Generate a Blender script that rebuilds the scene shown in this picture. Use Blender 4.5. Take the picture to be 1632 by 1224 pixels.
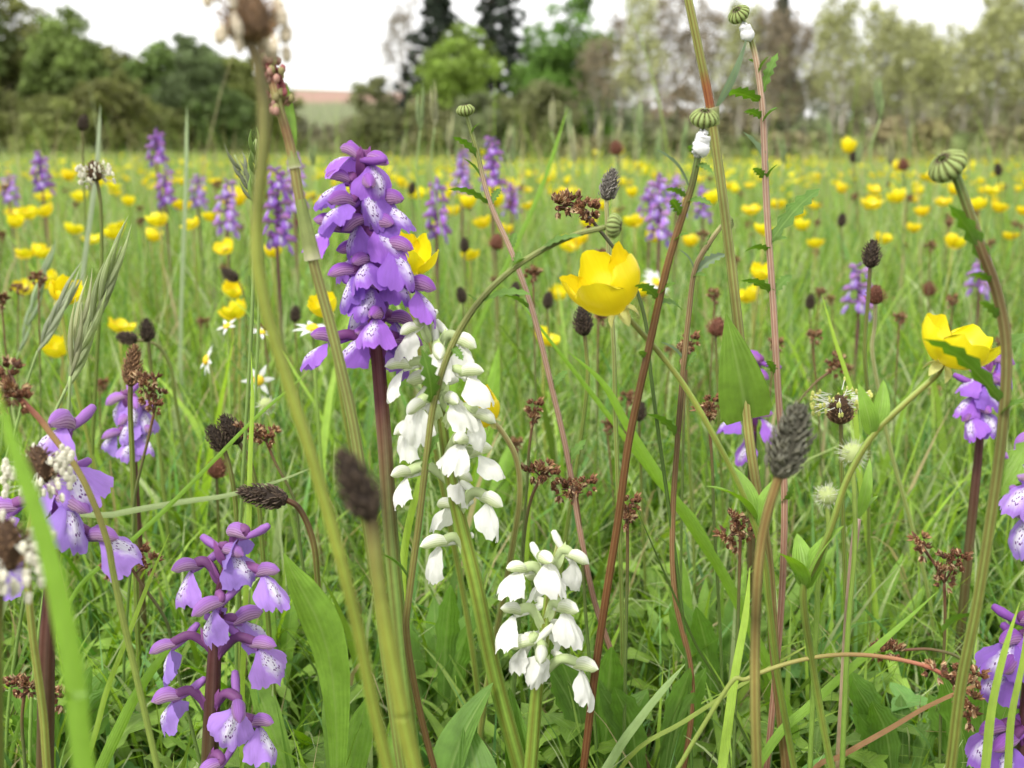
import bpy, math
import numpy as np
from mathutils import Matrix, Vector

R = math.radians
sc = bpy.context.scene
for o in list(bpy.data.objects):
    bpy.data.objects.remove(o)
COL = sc.collection

# ------------------------------------------------------------------ camera
CAM_H, PITCH, FPX = 0.29, R(12.5), 1632.0
cd = bpy.data.cameras.new('camera')
cam = bpy.data.objects.new('camera', cd); COL.objects.link(cam)
cam.location = (0, 0, CAM_H)
cam.rotation_euler = (R(90) - PITCH, 0, 0)
cd.sensor_width = 36; cd.lens = 36; cd.clip_start = 0.01; cd.clip_end = 3000
cd.dof.use_dof = True; cd.dof.focus_distance = 0.36; cd.dof.aperture_fstop = 13.5
sc.camera = cam

# ------------------------------------------------------------------ sky, sun, exposure
SUN_EL, SUN_AZ = R(52), R(215)          # azimuth clockwise from +Y: behind the camera, to its left
w = bpy.data.worlds.new('World'); sc.world = w; w.use_nodes = True
nt = w.node_tree; nt.nodes.clear()
sky = nt.nodes.new('ShaderNodeTexSky'); sky.sky_type = 'NISHITA'; sky.sun_disc = False
sky.sun_elevation = SUN_EL; sky.sun_rotation = SUN_AZ
sky.air_density = 1.0; sky.dust_density = 2.0; sky.ozone_density = 1.0
hs = nt.nodes.new('ShaderNodeHueSaturation'); hs.inputs['Saturation'].default_value = 0.12
bg = nt.nodes.new('ShaderNodeBackground'); bg.inputs['Strength'].default_value = 0.15
wo = nt.nodes.new('ShaderNodeOutputWorld')
veil = nt.nodes.new('ShaderNodeMix'); veil.data_type = 'RGBA'; veil.inputs[0].default_value = .75      # even high cloud over the whole sky
veil.inputs[7].default_value = (5.25, 5.2, 5.1, 1)
nt.links.new(sky.outputs[0], hs.inputs['Color']); nt.links.new(hs.outputs[0], veil.inputs[6]); nt.links.new(veil.outputs[2], bg.inputs['Color'])
nt.links.new(bg.outputs[0], wo.inputs['Surface'])
sd = bpy.data.lights.new('sun', 'SUN'); sd.energy = 1.5; sd.angle = R(10); sd.color = (1, .955, .88)
sun = bpy.data.objects.new('sun', sd); COL.objects.link(sun)
sv = Vector((math.sin(SUN_AZ) * math.cos(SUN_EL), math.cos(SUN_AZ) * math.cos(SUN_EL), math.sin(SUN_EL)))
sun.rotation_euler = sv.to_track_quat('Z', 'Y').to_euler(); sun.location = (-3, -4, 6)
sc.view_settings.view_transform = 'Standard'; sc.view_settings.look = 'None'
sc.view_settings.exposure = 1.05; sc.view_settings.gamma = 1.0
sc.view_settings.use_curve_mapping = False
sc.render.engine = 'CYCLES'
sc.cycles.max_bounces = 6; sc.cycles.diffuse_bounces = 3; sc.cycles.transmission_bounces = 4
sc.cycles.glossy_bounces = 2; sc.cycles.use_denoising = True; sc.cycles.use_adaptive_sampling = True; sc.cycles.adaptive_threshold = .025
sc.cycles.caustics_reflective = False; sc.cycles.caustics_refractive = False

# ------------------------------------------------------------------ helpers
rng = np.random.RandomState(7)
CP = np.array([0, 0, CAM_H])
_f = np.array([0, math.cos(PITCH), -math.sin(PITCH)]); _u = np.array([0, math.sin(PITCH), math.cos(PITCH)])


def px(x, y, Y):
    """point at forward distance Y (metres over the ground) seen at photo pixel x, y"""
    d = _f + np.array([1., 0, 0]) * ((x - 816) / FPX) + _u * ((612 - y) / FPX)
    return CP + d * (Y / d[1])


def ground_z(x, y):
    t = np.clip((np.asarray(y, float) - 8) / 62, 0, 1)
    s = t * t * (3 - 2 * t)
    q = np.clip(-np.asarray(x, float) / (np.abs(np.asarray(y, float)) + 5) * 2.2 + .25, 0, 1)
    return s * (-.16 + .66 * q * q * (3 - 2 * q))


def norm(v):
    v = np.asarray(v, float); return v / (np.linalg.norm(v) + 1e-12)


def smooth(pts, n=6):
    P = np.asarray(pts, float)
    if len(P) < 3:
        t = np.linspace(0, 1, n)[:, None]; return P[0] * (1 - t) + P[-1] * t
    Q = np.vstack([2 * P[0] - P[1], P, 2 * P[-1] - P[-2]]); out = []
    for i in range(1, len(Q) - 2):
        for k in range(n):
            t = k / n
            out.append(.5 * (2 * Q[i] + (Q[i + 1] - Q[i - 1]) * t + (2 * Q[i - 1] - 5 * Q[i] + 4 * Q[i + 1] - Q[i + 2]) * t * t
                             + (3 * Q[i] - Q[i - 1] - 3 * Q[i + 1] + Q[i + 2]) * t ** 3))
    out.append(P[-1]); return np.array(out)


def lerp_cols(stops, n):
    """stops: list of (t, (r, g, b))"""
    t = np.linspace(0, 1, n); ts = [s[0] for s in stops]; c = np.array([s[1] for s in stops], float)
    return np.stack([np.interp(t, ts, c[:, k]) for k in range(3)], 1)


class MB:
    """collects surfaces, build() links them as one mesh object"""
    def __init__(s):
        s.V, s.C, s.U, s.Q, s.T, s.QM, s.TM, s.n = [], [], [], [], [], [], [], 0

    def raw(s, V, C, U, Q=None, T=None, mat=0):
        V = np.asarray(V, float).reshape(-1, 3); m = len(V)
        C = np.asarray(C, float)
        s.V.append(V); s.C.append(np.broadcast_to(C, (m, 3)) if C.ndim == 1 else C.reshape(-1, 3))
        s.U.append(np.zeros((m, 2)) if U is None else np.asarray(U, float).reshape(-1, 2))
        if Q is not None and len(Q):
            s.Q.append(np.asarray(Q) + s.n); s.QM.append(np.full(len(Q), mat))
        if T is not None and len(T):
            s.T.append(np.asarray(T) + s.n); s.TM.append(np.full(len(T), mat))
        s.n += m

    def grid(s, P, col=(1, 1, 1), mat=0, wrap=False, uv=None):
        P = np.asarray(P, float); a, b = P.shape[:2]
        i, j = np.meshgrid(np.arange(a - 1), np.arange(b if wrap else b - 1), indexing='ij')
        i, j = i.ravel(), j.ravel(); j2 = (j + 1) % b
        Q = np.stack([i * b + j, i * b + j2, (i + 1) * b + j2, (i + 1) * b + j], 1)
        if uv is None:
            vv, uu = np.meshgrid(np.linspace(0, 1, a), np.linspace(0, 1, b), indexing='ij'); uv = np.stack([uu, vv], 2)
        c = np.asarray(col, float)
        if c.ndim == 2 and len(c) == a: c = np.repeat(c[:, None, :], b, 1)
        s.raw(P, c if c.ndim == 1 else c.reshape(-1, 3), uv, Q, mat=mat)

    def tube(s, pts, rad, k=6, col=(1, 1, 1), mat=0, ribs=0, rib=0., cap=True, stripe=0.):
        P = np.asarray(pts, float); n = len(P)
        r = np.broadcast_to(np.asarray(rad, float), (n,)) if np.ndim(rad) == 0 else np.interp(np.linspace(0, 1, n), np.linspace(0, 1, len(rad)), rad)
        T = np.gradient(P, axis=0); T /= np.linalg.norm(T, axis=1)[:, None] + 1e-12
        a = np.array([1., 0, 0]) if abs(T[0][0]) < .8 else np.array([0, 1., 0])
        N = np.zeros((n, 3)); N[0] = norm(a - T[0] * a.dot(T[0]))
        for i in range(1, n):
            N[i] = norm(N[i - 1] - T[i] * N[i - 1].dot(T[i]))
        B = np.cross(T, N); ph = np.arange(k) * 2 * math.pi / k
        rr = 1 + rib * np.cos(ph * ribs) if ribs else np.ones(k)
        G = P[:, None] + r[:, None, None] * rr[None, :, None] * (np.cos(ph)[None, :, None] * N[:, None] + np.sin(ph)[None, :, None] * B[:, None])
        L = np.concatenate([[0], np.cumsum(np.linalg.norm(np.diff(P, axis=0), axis=1))])
        uu, vv = np.meshgrid(np.arange(k) / k, L * 30); uv = np.stack([uu, vv], 2)
        gc = col
        if stripe and ribs:
            st = 1 - stripe * (.5 - .5 * np.cos(ph * ribs)); c3 = np.asarray(col, float); c3 = np.repeat(c3[None], n, 0) if c3.ndim == 1 else c3
            gc = c3[:, None] * (1 - (1 - st)[None, :, None] * np.array([.55, .95, 1.]))
        s.grid(G, gc, mat, wrap=True, uv=uv)
        if cap:
            c = np.asarray(col, float); c = c[-1] if c.ndim == 2 else c
            base = s.n - k
            s.V.append(P[-1:] + T[-1] * r[-1] * .5); s.C.append(np.array([c])); s.U.append(np.array([[.5, L[-1] * 30]]))
            t = np.stack([base + np.arange(k), base + (np.arange(k) + 1) % k, np.full(k, s.n)], 1)
            s.T.append(t); s.TM.append(np.full(k, mat)); s.n += 1

    def blob(s, c, rx, ry, rz, col, M=None, nu=8, nv=6, mat=0, fn=None):
        th = np.linspace(0, math.pi, nv); ph = np.arange(nu) * 2 * math.pi / nu
        P = np.stack([np.sin(th)[:, None] * np.cos(ph) * rx, np.sin(th)[:, None] * np.sin(ph) * ry, np.cos(th)[:, None] * np.ones(nu) * rz], 2)
        if fn: P = fn(P)
        if M is not None: P = P @ np.asarray(M).T
        s.grid(P + np.asarray(c), col, mat, wrap=True)

    def mesh(s, name, mats, smooth_=True):
        V = np.concatenate(s.V); C = np.concatenate(s.C); U = np.concatenate(s.U)
        Q = np.concatenate(s.Q) if s.Q else np.zeros((0, 4), int); T = np.concatenate(s.T) if s.T else np.zeros((0, 3), int)
        QM = np.concatenate(s.QM) if s.QM else np.zeros(0, int); TM = np.concatenate(s.TM) if s.TM else np.zeros(0, int)
        me = bpy.data.meshes.new(name); me.vertices.add(len(V)); me.vertices.foreach_set('co', V.ravel().astype(np.float32))
        li = np.concatenate([Q.ravel(), T.ravel()]).astype(np.int32)
        me.loops.add(len(li)); me.loops.foreach_set('vertex_index', li)
        st = np.concatenate([np.arange(len(Q)) * 4, len(Q) * 4 + np.arange(len(T)) * 3]).astype(np.int32)
        me.polygons.add(len(st)); me.polygons.foreach_set('loop_start', st)
        me.polygons.foreach_set('material_index', np.concatenate([QM, TM]).astype(np.int32))
        me.polygons.foreach_set('use_smooth', np.full(len(st), smooth_))
        ul = me.uv_layers.new(name='UVMap'); ul.data.foreach_set('uv', U[li].ravel().astype(np.float32))
        at = me.attributes.new('Col', 'FLOAT_COLOR', 'POINT')
        at.data.foreach_set('color', np.hstack([C, np.ones((len(C), 1))]).ravel().astype(np.float32))
        me.update(calc_edges=True)
        for m in (mats if isinstance(mats, (list, tuple)) else [mats]): me.materials.append(m)
        return me

    def build(s, name, mats, parent=None, off=None, smooth_=True):
        if off is not None: s.V = [v - np.asarray(off) for v in s.V]
        return link(name, s.mesh(name, mats, smooth_), parent)


def link(name, me, parent=None, M=None):
    o = bpy.data.objects.new(name, me); COL.objects.link(o)
    if parent is not None: o.parent = parent
    if M is not None: o.matrix_local = M
    return o


def tag(o, label=None, cat=None, group=None, kind=None):
    if label: o['label'] = label
    if cat: o['category'] = cat
    if group: o['group'] = group
    if kind: o['kind'] = kind
    return o


def thing(name, loc, label, cat, group=None):
    o = bpy.data.objects.new(name, None); COL.objects.link(o); o.location = tuple(loc); o.empty_display_size = .02
    return tag(o, label, cat, group)


# ------------------------------------------------------------------ materials
def mnodes(name):
    m = bpy.data.materials.new(name); m.use_nodes = True; t = m.node_tree; t.nodes.clear()
    return m, t, t.nodes, t.links


def mth(N, L, op, a, b=None, clamp=False):
    n = N.new('ShaderNodeMath'); n.operation = op; n.use_clamp = clamp
    for i, v in enumerate((a, b)):
        if v is None: continue
        if isinstance(v, (int, float)): n.inputs[i].default_value = v
        else: L.new(v, n.inputs[i])
    return n.outputs[0]


def mixc(N, L, f, a, b, mode='MIX'):
    n = N.new('ShaderNodeMix'); n.data_type = 'RGBA'; n.blend_type = mode
    if isinstance(f, (int, float)): n.inputs[0].default_value = f
    else: L.new(f, n.inputs[0])
    for i, v in ((6, a), (7, b)):
        if isinstance(v, tuple): n.inputs[i].default_value = (*v[:3], 1)
        else: L.new(v, n.inputs[i])
    return n.outputs[2]


def ramp(N, L, f, stops):
    n = N.new('ShaderNodeValToRGB'); e = n.color_ramp.elements
    while len(e) < len(stops): e.new(.5)
    for k, (p, c) in enumerate(stops): e[k].position = p; e[k].color = (*c, 1) if len(c) == 3 else c
    L.new(f, n.inputs[0]); return n.outputs[0]


def finish(N, L, color, rough=.5, transl=0., bump=None, bstr=.2, bdist=.0005, spec=.4, tcol=None, sheen=0.):
    p = N.new('ShaderNodeBsdfPrincipled'); L.new(color, p.inputs['Base Color']); p.inputs['Roughness'].default_value = rough
    p.inputs['Specular IOR Level'].default_value = spec
    if sheen: p.inputs['Sheen Weight'].default_value = sheen
    if bump is not None:
        b = N.new('ShaderNodeBump'); b.inputs['Strength'].default_value = bstr; b.inputs['Distance'].default_value = bdist
        L.new(bump, b.inputs['Height']); L.new(b.outputs[0], p.inputs['Normal'])
    out = N.new('ShaderNodeOutputMaterial'); sh = p.outputs[0]
    if transl:
        tr = N.new('ShaderNodeBsdfTranslucent'); L.new(tcol if tcol is not None else color, tr.inputs['Color'])
        mx = N.new('ShaderNodeMixShader'); mx.inputs[0].default_value = transl
        L.new(sh, mx.inputs[1]); L.new(tr.outputs[0], mx.inputs[2]); sh = mx.outputs[0]
    L.new(sh, out.inputs['Surface'])


def vcol(N):
    a = N.new('ShaderNodeAttribute'); a.attribute_name = 'Col'; return a.outputs['Color']


def uvxy(N, L):
    t = N.new('ShaderNodeTexCoord'); s = N.new('ShaderNodeSeparateXYZ'); L.new(t.outputs['UV'], s.inputs[0])
    return t, s.outputs[0], s.outputs[1]


def noise(N, L, scale, vec=None, detail=3., mapscale=None):
    n = N.new('ShaderNodeTexNoise'); n.inputs['Scale'].default_value = scale; n.inputs['Detail'].default_value = detail
    if vec is not None:
        if mapscale:
            m = N.new('ShaderNodeMapping'); m.inputs['Scale'].default_value = mapscale; L.new(vec, m.inputs[0]); vec = m.outputs[0]
        L.new(vec, n.inputs['Vector'])
    return n.outputs[0]


def mat_leaf(name, rough=.48, transl=.33, midrib=.5, veins=7., var=.35, spec=.35, tsat=1.25):
    m, t, N, L = mnodes(name); tc, u, v = uvxy(N, L); c = vcol(N)
    nz = noise(N, L, 220., tc.outputs['Object'], 3.)
    k = mth(N, L, 'ADD', mth(N, L, 'MULTIPLY', nz, var * 2), 1 - var)
    k3 = N.new('ShaderNodeCombineColor')
    for i in range(3): L.new(k, k3.inputs[i])
    c = mixc(N, L, 1., c, k3.outputs[0], 'MULTIPLY')
    d = mth(N, L, 'ABSOLUTE', mth(N, L, 'SUBTRACT', u, .5))
    rib = mth(N, L, 'SUBTRACT', 1., mth(N, L, 'MULTIPLY', d, 16.), True)
    if midrib: c = mixc(N, L, mth(N, L, 'MULTIPLY', rib, midrib), c, (.30, .42, .13))
    wv = mth(N, L, 'SINE', mth(N, L, 'MULTIPLY', u, veins * 6.283))
    br = N.new('ShaderNodeHueSaturation'); br.inputs['Saturation'].default_value = tsat; br.inputs['Value'].default_value = 1.35; L.new(c, br.inputs['Color'])
    finish(N, L, c, rough, transl, mth(N, L, 'ADD', wv, mth(N, L, 'MULTIPLY', nz, 2.)), .35, .0003, spec, br.outputs[0])
    return m


def mat_stem(name, rough=.48, transl=.08, streak=.5):
    m, t, N, L = mnodes(name); tc, u, v = uvxy(N, L); c = vcol(N)
    n1 = noise(N, L, 1., tc.outputs['UV'], 3., (26., .35, 1))
    n2 = noise(N, L, 350., tc.outputs['Object'], 2.)
    k = mth(N, L, 'ADD', mth(N, L, 'ADD', mth(N, L, 'MULTIPLY', n1, streak * 2), 1 - streak), mth(N, L, 'MULTIPLY', mth(N, L, 'SUBTRACT', n2, .5), .35))
    k3 = N.new('ShaderNodeCombineColor')
    for i in range(3): L.new(k, k3.inputs[i])
    c = mixc(N, L, 1., c, k3.outputs[0], 'MULTIPLY')
    finish(N, L, c, rough, transl, n1, .4, .0004, .4)
    return m


def mat_plain(name, rough=.6, transl=0., nscale=300., var=.3, spec=.3, bstr=.3, bdist=.0004, sheen=0.):
    m, t, N, L = mnodes(name); c = vcol(N); tc = N.new('ShaderNodeTexCoord')
    nz = noise(N, L, nscale, tc.outputs['Object'], 3.)
    k = mth(N, L, 'ADD', mth(N, L, 'MULTIPLY', nz, var * 2), 1 - var)
    k3 = N.new('ShaderNodeCombineColor')
    for i in range(3): L.new(k, k3.inputs[i])
    c = mixc(N, L, 1., c, k3.outputs[0], 'MULTIPLY')
    finish(N, L, c, rough, transl, nz, bstr, bdist, spec, None, sheen)
    return m


def mat_lip(name, body, centre, spot, spots=True):
    m, t, N, L = mnodes(name); tc, u, v = uvxy(N, L)
    oi = N.new('ShaderNodeObjectInfo')
    hsv = N.new('ShaderNodeHueSaturation'); hsv.inputs['Color'].default_value = (*body, 1)
    L.new(mth(N, L, 'ADD', mth(N, L, 'MULTIPLY', oi.outputs['Random'], .025), .4875), hsv.inputs['Hue'])
    L.new(mth(N, L, 'ADD', mth(N, L, 'MULTIPLY', oi.outputs['Random'], .35), .85), hsv.inputs['Value'])
    nz = noise(N, L, 9., tc.outputs['UV'], 3.)
    d = mth(N, L, 'ABSOLUTE', mth(N, L, 'SUBTRACT', u, .5))
    a = mth(N, L, 'SUBTRACT', 1.1, mth(N, L, 'MULTIPLY', mth(N, L, 'ADD', d, mth(N, L, 'MULTIPLY', mth(N, L, 'SUBTRACT', nz, .5), .25)), 4.6), True)
    b = mth(N, L, 'SUBTRACT', 1.0, mth(N, L, 'MULTIPLY', mth(N, L, 'ABSOLUTE', mth(N, L, 'SUBTRACT', v, .42)), 2.2), True)
    mask = mth(N, L, 'MULTIPLY', mth(N, L, 'MULTIPLY', a, b), 1.9, True)
    c = mixc(N, L, mask, hsv.outputs[0], centre)
    rays = noise(N, L, 1., tc.outputs['UV'], 2., (26., 2., 1))
    c = mixc(N, L, mth(N, L, 'MULTIPLY', mth(N, L, 'SUBTRACT', rays, .45), .9, True), c, tuple(x * .62 for x in body) if spots else (.72, .74, .62))
    if spots:
        vo = N.new('ShaderNodeTexVoronoi'); vo.inputs['Scale'].default_value = 1.; mp = N.new('ShaderNodeMapping')
        mp.inputs['Scale'].default_value = (19., 12., 1); L.new(tc.outputs['UV'], mp.inputs[0]); L.new(mp.outputs[0], vo.inputs['Vector'])
        sp = mth(N, L, 'LESS_THAN', vo.outputs['Distance'], .34)
        c = mixc(N, L, mth(N, L, 'MULTIPLY', sp, mth(N, L, 'GREATER_THAN', mask, .35)), c, spot)
    finish(N, L, c, .55, .34, rays, .25, .0003, .2, None, .15)
    return m


def mat_hood(name, body, vein, belly, nv=15.):
    m, t, N, L = mnodes(name); tc, u, v = uvxy(N, L)
    oi = N.new('ShaderNodeObjectInfo')
    d = mth(N, L, 'ABSOLUTE', mth(N, L, 'SUBTRACT', u, .5))
    low = mth(N, L, 'MULTIPLY', mth(N, L, 'SUBTRACT', d, .14), 4.5, True)
    c = mixc(N, L, low, body, belly)
    wob = noise(N, L, 5., tc.outputs['UV'], 2.)
    s = mth(N, L, 'SINE', mth(N, L, 'ADD', mth(N, L, 'MULTIPLY', u, nv * 6.283), mth(N, L, 'MULTIPLY', wob, 2.2)))
    s = mth(N, L, 'MULTIPLY', mth(N, L, 'SUBTRACT', s, .25), 1.6, True)
    f = mth(N, L, 'MULTIPLY', s, mth(N, L, 'ADD', mth(N, L, 'MULTIPLY', low, .6), .22))
    c = mixc(N, L, f, c, vein)
    hsv = N.new('ShaderNodeHueSaturation'); L.new(c, hsv.inputs['Color'])
    L.new(mth(N, L, 'ADD', mth(N, L, 'MULTIPLY', oi.outputs['Random'], .3), .85), hsv.inputs['Value'])
    finish(N, L, hsv.outputs[0], .5, .28, s, .2, .0003, .25, None, .1)
    return m


def mat_petal():
    m, t, N, L = mnodes('buttercup_petal'); tc, u, v = uvxy(N, L)
    oi = N.new('ShaderNodeObjectInfo')
    rays = noise(N, L, 1., tc.outputs['UV'], 3., (30., 1.5, 1))
    c = mixc(N, L, v, (.86, .68, .004), (.90, .82, .02))
    c = mixc(N, L, mth(N, L, 'MULTIPLY', mth(N, L, 'SUBTRACT', rays, .4), .8, True), c, (.80, .64, .004))
    hsv = N.new('ShaderNodeHueSaturation'); L.new(c, hsv.inputs['Color'])
    L.new(mth(N, L, 'ADD', mth(N, L, 'MULTIPLY', oi.outputs['Random'], .02), .485), hsv.inputs['Hue'])
    finish(N, L, hsv.outputs[0], .28, .32, rays, .2, .0003, .5)
    return m


M_LEAF = mat_leaf('herb_leaf'); M_GRASS = mat_leaf('grass_blade', .42, .40, .25, 5., .2, .32)
M_STEM = mat_stem('plant_stem'); M_HEAD = mat_plain('dry_head', .75, 0, 500., .4)
M_PETAL = mat_petal(); M_SOFT = mat_plain('soft_tissue', .6, .3, 400., .12, .2, .15)
M_LIP = mat_lip('purple_lip', (.35, .15, .66), (.80, .74, .92), (.13, .03, .22))
M_HOOD = mat_hood('purple_hood', (.30, .095, .47), (.15, .03, .16), (.52, .30, .50))
M_LIPP = mat_lip('pale_purple_lip', (.43, .255, .76), (.82, .78, .92), (.16, .05, .25))
M_HOODP = mat_hood('pale_purple_hood', (.40, .18, .58), (.22, .06, .22), (.60, .40, .56))
M_LIPW = mat_lip('white_lip', (.86, .86, .82), (.88, .88, .84), (0, 0, 0), False)
M_HOODW = mat_hood('white_hood', (.84, .85, .76), (.46, .58, .24), (.64, .71, .40))
M_SPUR = mat_plain('orchid_spur', .5, .22, 300., .2, .25, .1)
M_FOAM = mat_plain('froth', .35, .35, 900., .06, .5, .5, .0006)
M_FOL = mat_plain('tree_foliage', .6, .3, 1.5, .35, .25, 0., .01); M_BARK = mat_plain('bark', .9, 0, 4., .4, .1, .6, .02)

G_HI, G_MID, G_LOW = np.array([.385, .545, .115]), np.array([.225, .38, .066]), np.array([.112, .21, .040])
BROWN, STRAW, MAROON = np.array([.13, .065, .022]), np.array([.50, .42, .24]), np.array([.10, .022, .055])

# ------------------------------------------------------------------ terrain
def build_ground():
    xs = np.concatenate([-np.geomspace(900, 1, 40), [0], np.geomspace(1, 900, 40)]); ys = np.concatenate([[-60, -10, -2], np.linspace(0, 8, 12), np.geomspace(9, 1500, 50)])
    X, Y = np.meshgrid(xs, ys); P = np.stack([X, Y, ground_z(X, Y)], 2)
    m, t, N, L = mnodes('meadow_soil'); tc = N.new('ShaderNodeTexCoord'); ob = tc.outputs['Object']
    n1 = noise(N, L, 30., ob, 6.); n2 = noise(N, L, .35, ob, 4.); n3 = noise(N, L, 6., ob, 4.)
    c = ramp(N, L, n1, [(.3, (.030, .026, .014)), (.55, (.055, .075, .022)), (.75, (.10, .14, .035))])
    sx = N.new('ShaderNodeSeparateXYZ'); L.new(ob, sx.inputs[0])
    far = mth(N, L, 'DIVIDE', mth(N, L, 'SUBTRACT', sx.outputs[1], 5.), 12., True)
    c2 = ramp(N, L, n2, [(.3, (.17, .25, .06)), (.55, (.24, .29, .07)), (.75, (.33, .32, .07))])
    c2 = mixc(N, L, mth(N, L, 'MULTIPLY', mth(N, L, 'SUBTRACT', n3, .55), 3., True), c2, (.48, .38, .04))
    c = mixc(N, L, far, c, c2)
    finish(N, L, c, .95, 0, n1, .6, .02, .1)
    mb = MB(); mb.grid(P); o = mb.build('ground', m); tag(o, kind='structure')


build_ground()

def build_hill():
    xs = np.linspace(-330, 210, 120); out = []
    rs = np.random.RandomState(3)
    for k, (Y, h) in enumerate(((300, 0), (318, 11), (340, 19), (360, 23.4), (420, 26), (600, 8))):
        out.append(np.stack([xs, np.full_like(xs, Y), h * (.75 + .25 * np.cos((xs + 110) * .012)) - (1 if k == 0 else 0)], 1))
    m, t, N, L = mnodes('hill_field'); tc = N.new('ShaderNodeTexCoord'); sx = N.new('ShaderNodeSeparateXYZ'); L.new(tc.outputs['Object'], sx.inputs[0])
    n = noise(N, L, .05, tc.outputs['Object'], 5.)
    c = ramp(N, L, mth(N, L, 'ADD', mth(N, L, 'DIVIDE', sx.outputs[2], 26.), mth(N, L, 'MULTIPLY', mth(N, L, 'SUBTRACT', n, .5), .12)),
             [(.2, (.15, .17, .09)), (.62, (.18, .20, .115)), (.70, (.34, .225, .18)), (.84, (.33, .22, .18)), (.87, (.20, .25, .13))])
    finish(N, L, c, .95, 0, n, .3, .5, .05)
    mb = MB(); mb.grid(np.array(out)); tag(mb.build('hill', m), kind='structure')


build_hill()

# ------------------------------------------------------------------ trees
def leaf_cloud(mb, centres, rads, n_each, size, cols, rs, flat=.75, shell=.55):
    """n_each leaf faces round every clump centre"""
    c = np.repeat(centres, n_each, 0); r = np.repeat(rads, n_each)
    n = len(c); d = rs.normal(size=(n, 3)); d /= np.linalg.norm(d, axis=1)[:, None]
    rr = r * (shell + (1 - shell) * rs.rand(n)) * (.75 + .5 * rs.rand(n)); p = c + d * rr[:, None] * np.array([1, 1, flat])
    nn = d + rs.normal(size=(n, 3)) * .8; nn /= np.linalg.norm(nn, axis=1)[:, None]
    a = np.cross(nn, rs.normal(size=(n, 3))); a /= np.linalg.norm(a, axis=1)[:, None] + 1e-9; b = np.cross(nn, a)
    s = (size * (.6 + .8 * rs.rand(n)))[:, None]
    V = np.stack([p - a * s, p + b * s * .55 + nn * s * .1, p + a * s, p - b * s * .55 - nn * s * .05], 1)
    cc = np.repeat(cols, n_each, 0) * (.7 + .6 * rs.rand(n))[:, None]
    Q = np.arange(n * 4).reshape(-1, 4)
    mb.raw(V, np.repeat(cc, 4, 0), np.tile([[0, 0], [1, 0], [1, 1], [0, 1]], (n, 1)), Q)


def limbs(mb, base, h, rs, spread, n, r0, lo=.25, up=.6, sub=3, col=(.1, .085, .07), twigs=0):
    lean = rs.normal(size=2) * h * .03
    tp = np.array([base + np.array([lean[0] * t * t + math.sin(t * 5 + lean[0]) * h * .012, lean[1] * t * t, h * t]) for t in np.linspace(0, 1, 8)])
    mb.tube(tp, np.linspace(r0, r0 * .12, 8), 6, np.array(col) * 1.1, cap=False); tips = []
    for k in range(n):
        t = lo + (0.97 - lo) * (k + rs.rand()) / n; p0 = np.array([np.interp(t, np.linspace(0, 1, 8), tp[:, i]) for i in range(3)])
        az = k * 2.4 + rs.rand(); ln = spread * (1.1 - .75 * t) * (.7 + .5 * rs.rand())
        d = np.array([math.cos(az), math.sin(az), up + .5 * rs.rand()]); d /= np.linalg.norm(d)
        q = [p0, p0 + d * ln * .5 + [0, 0, .03 * ln], p0 + d * ln + np.array([0, 0, .12 * ln])]
        mb.tube(q, [r0 * .35 * (1.1 - t), r0 * .05], 4, np.array(col), cap=False); tips.append(q[2])
        for j in range(sub):
            tt = .35 + .6 * rs.rand(); s0 = q[0] + (q[2] - q[0]) * tt; dd = norm(d + rs.normal(size=3) * .6 + [0, 0, .2]); e = s0 + dd * ln * .45
            mb.tube([s0, e], [r0 * .12, r0 * .03], 3, np.array(col), cap=False); tips.append(e)
            for i in range(twigs):
                s1 = s0 + (e - s0) * rs.rand(); d3 = norm(dd + rs.normal(size=3) * .7 + [0, 0, .3]); e2 = s1 + d3 * ln * .3
                mb.tube([s1, e2], [r0 * .06, r0 * .025], 3, np.array(col) * 1.15, cap=False); tips.append(e2)
    return np.array(tips)


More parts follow.
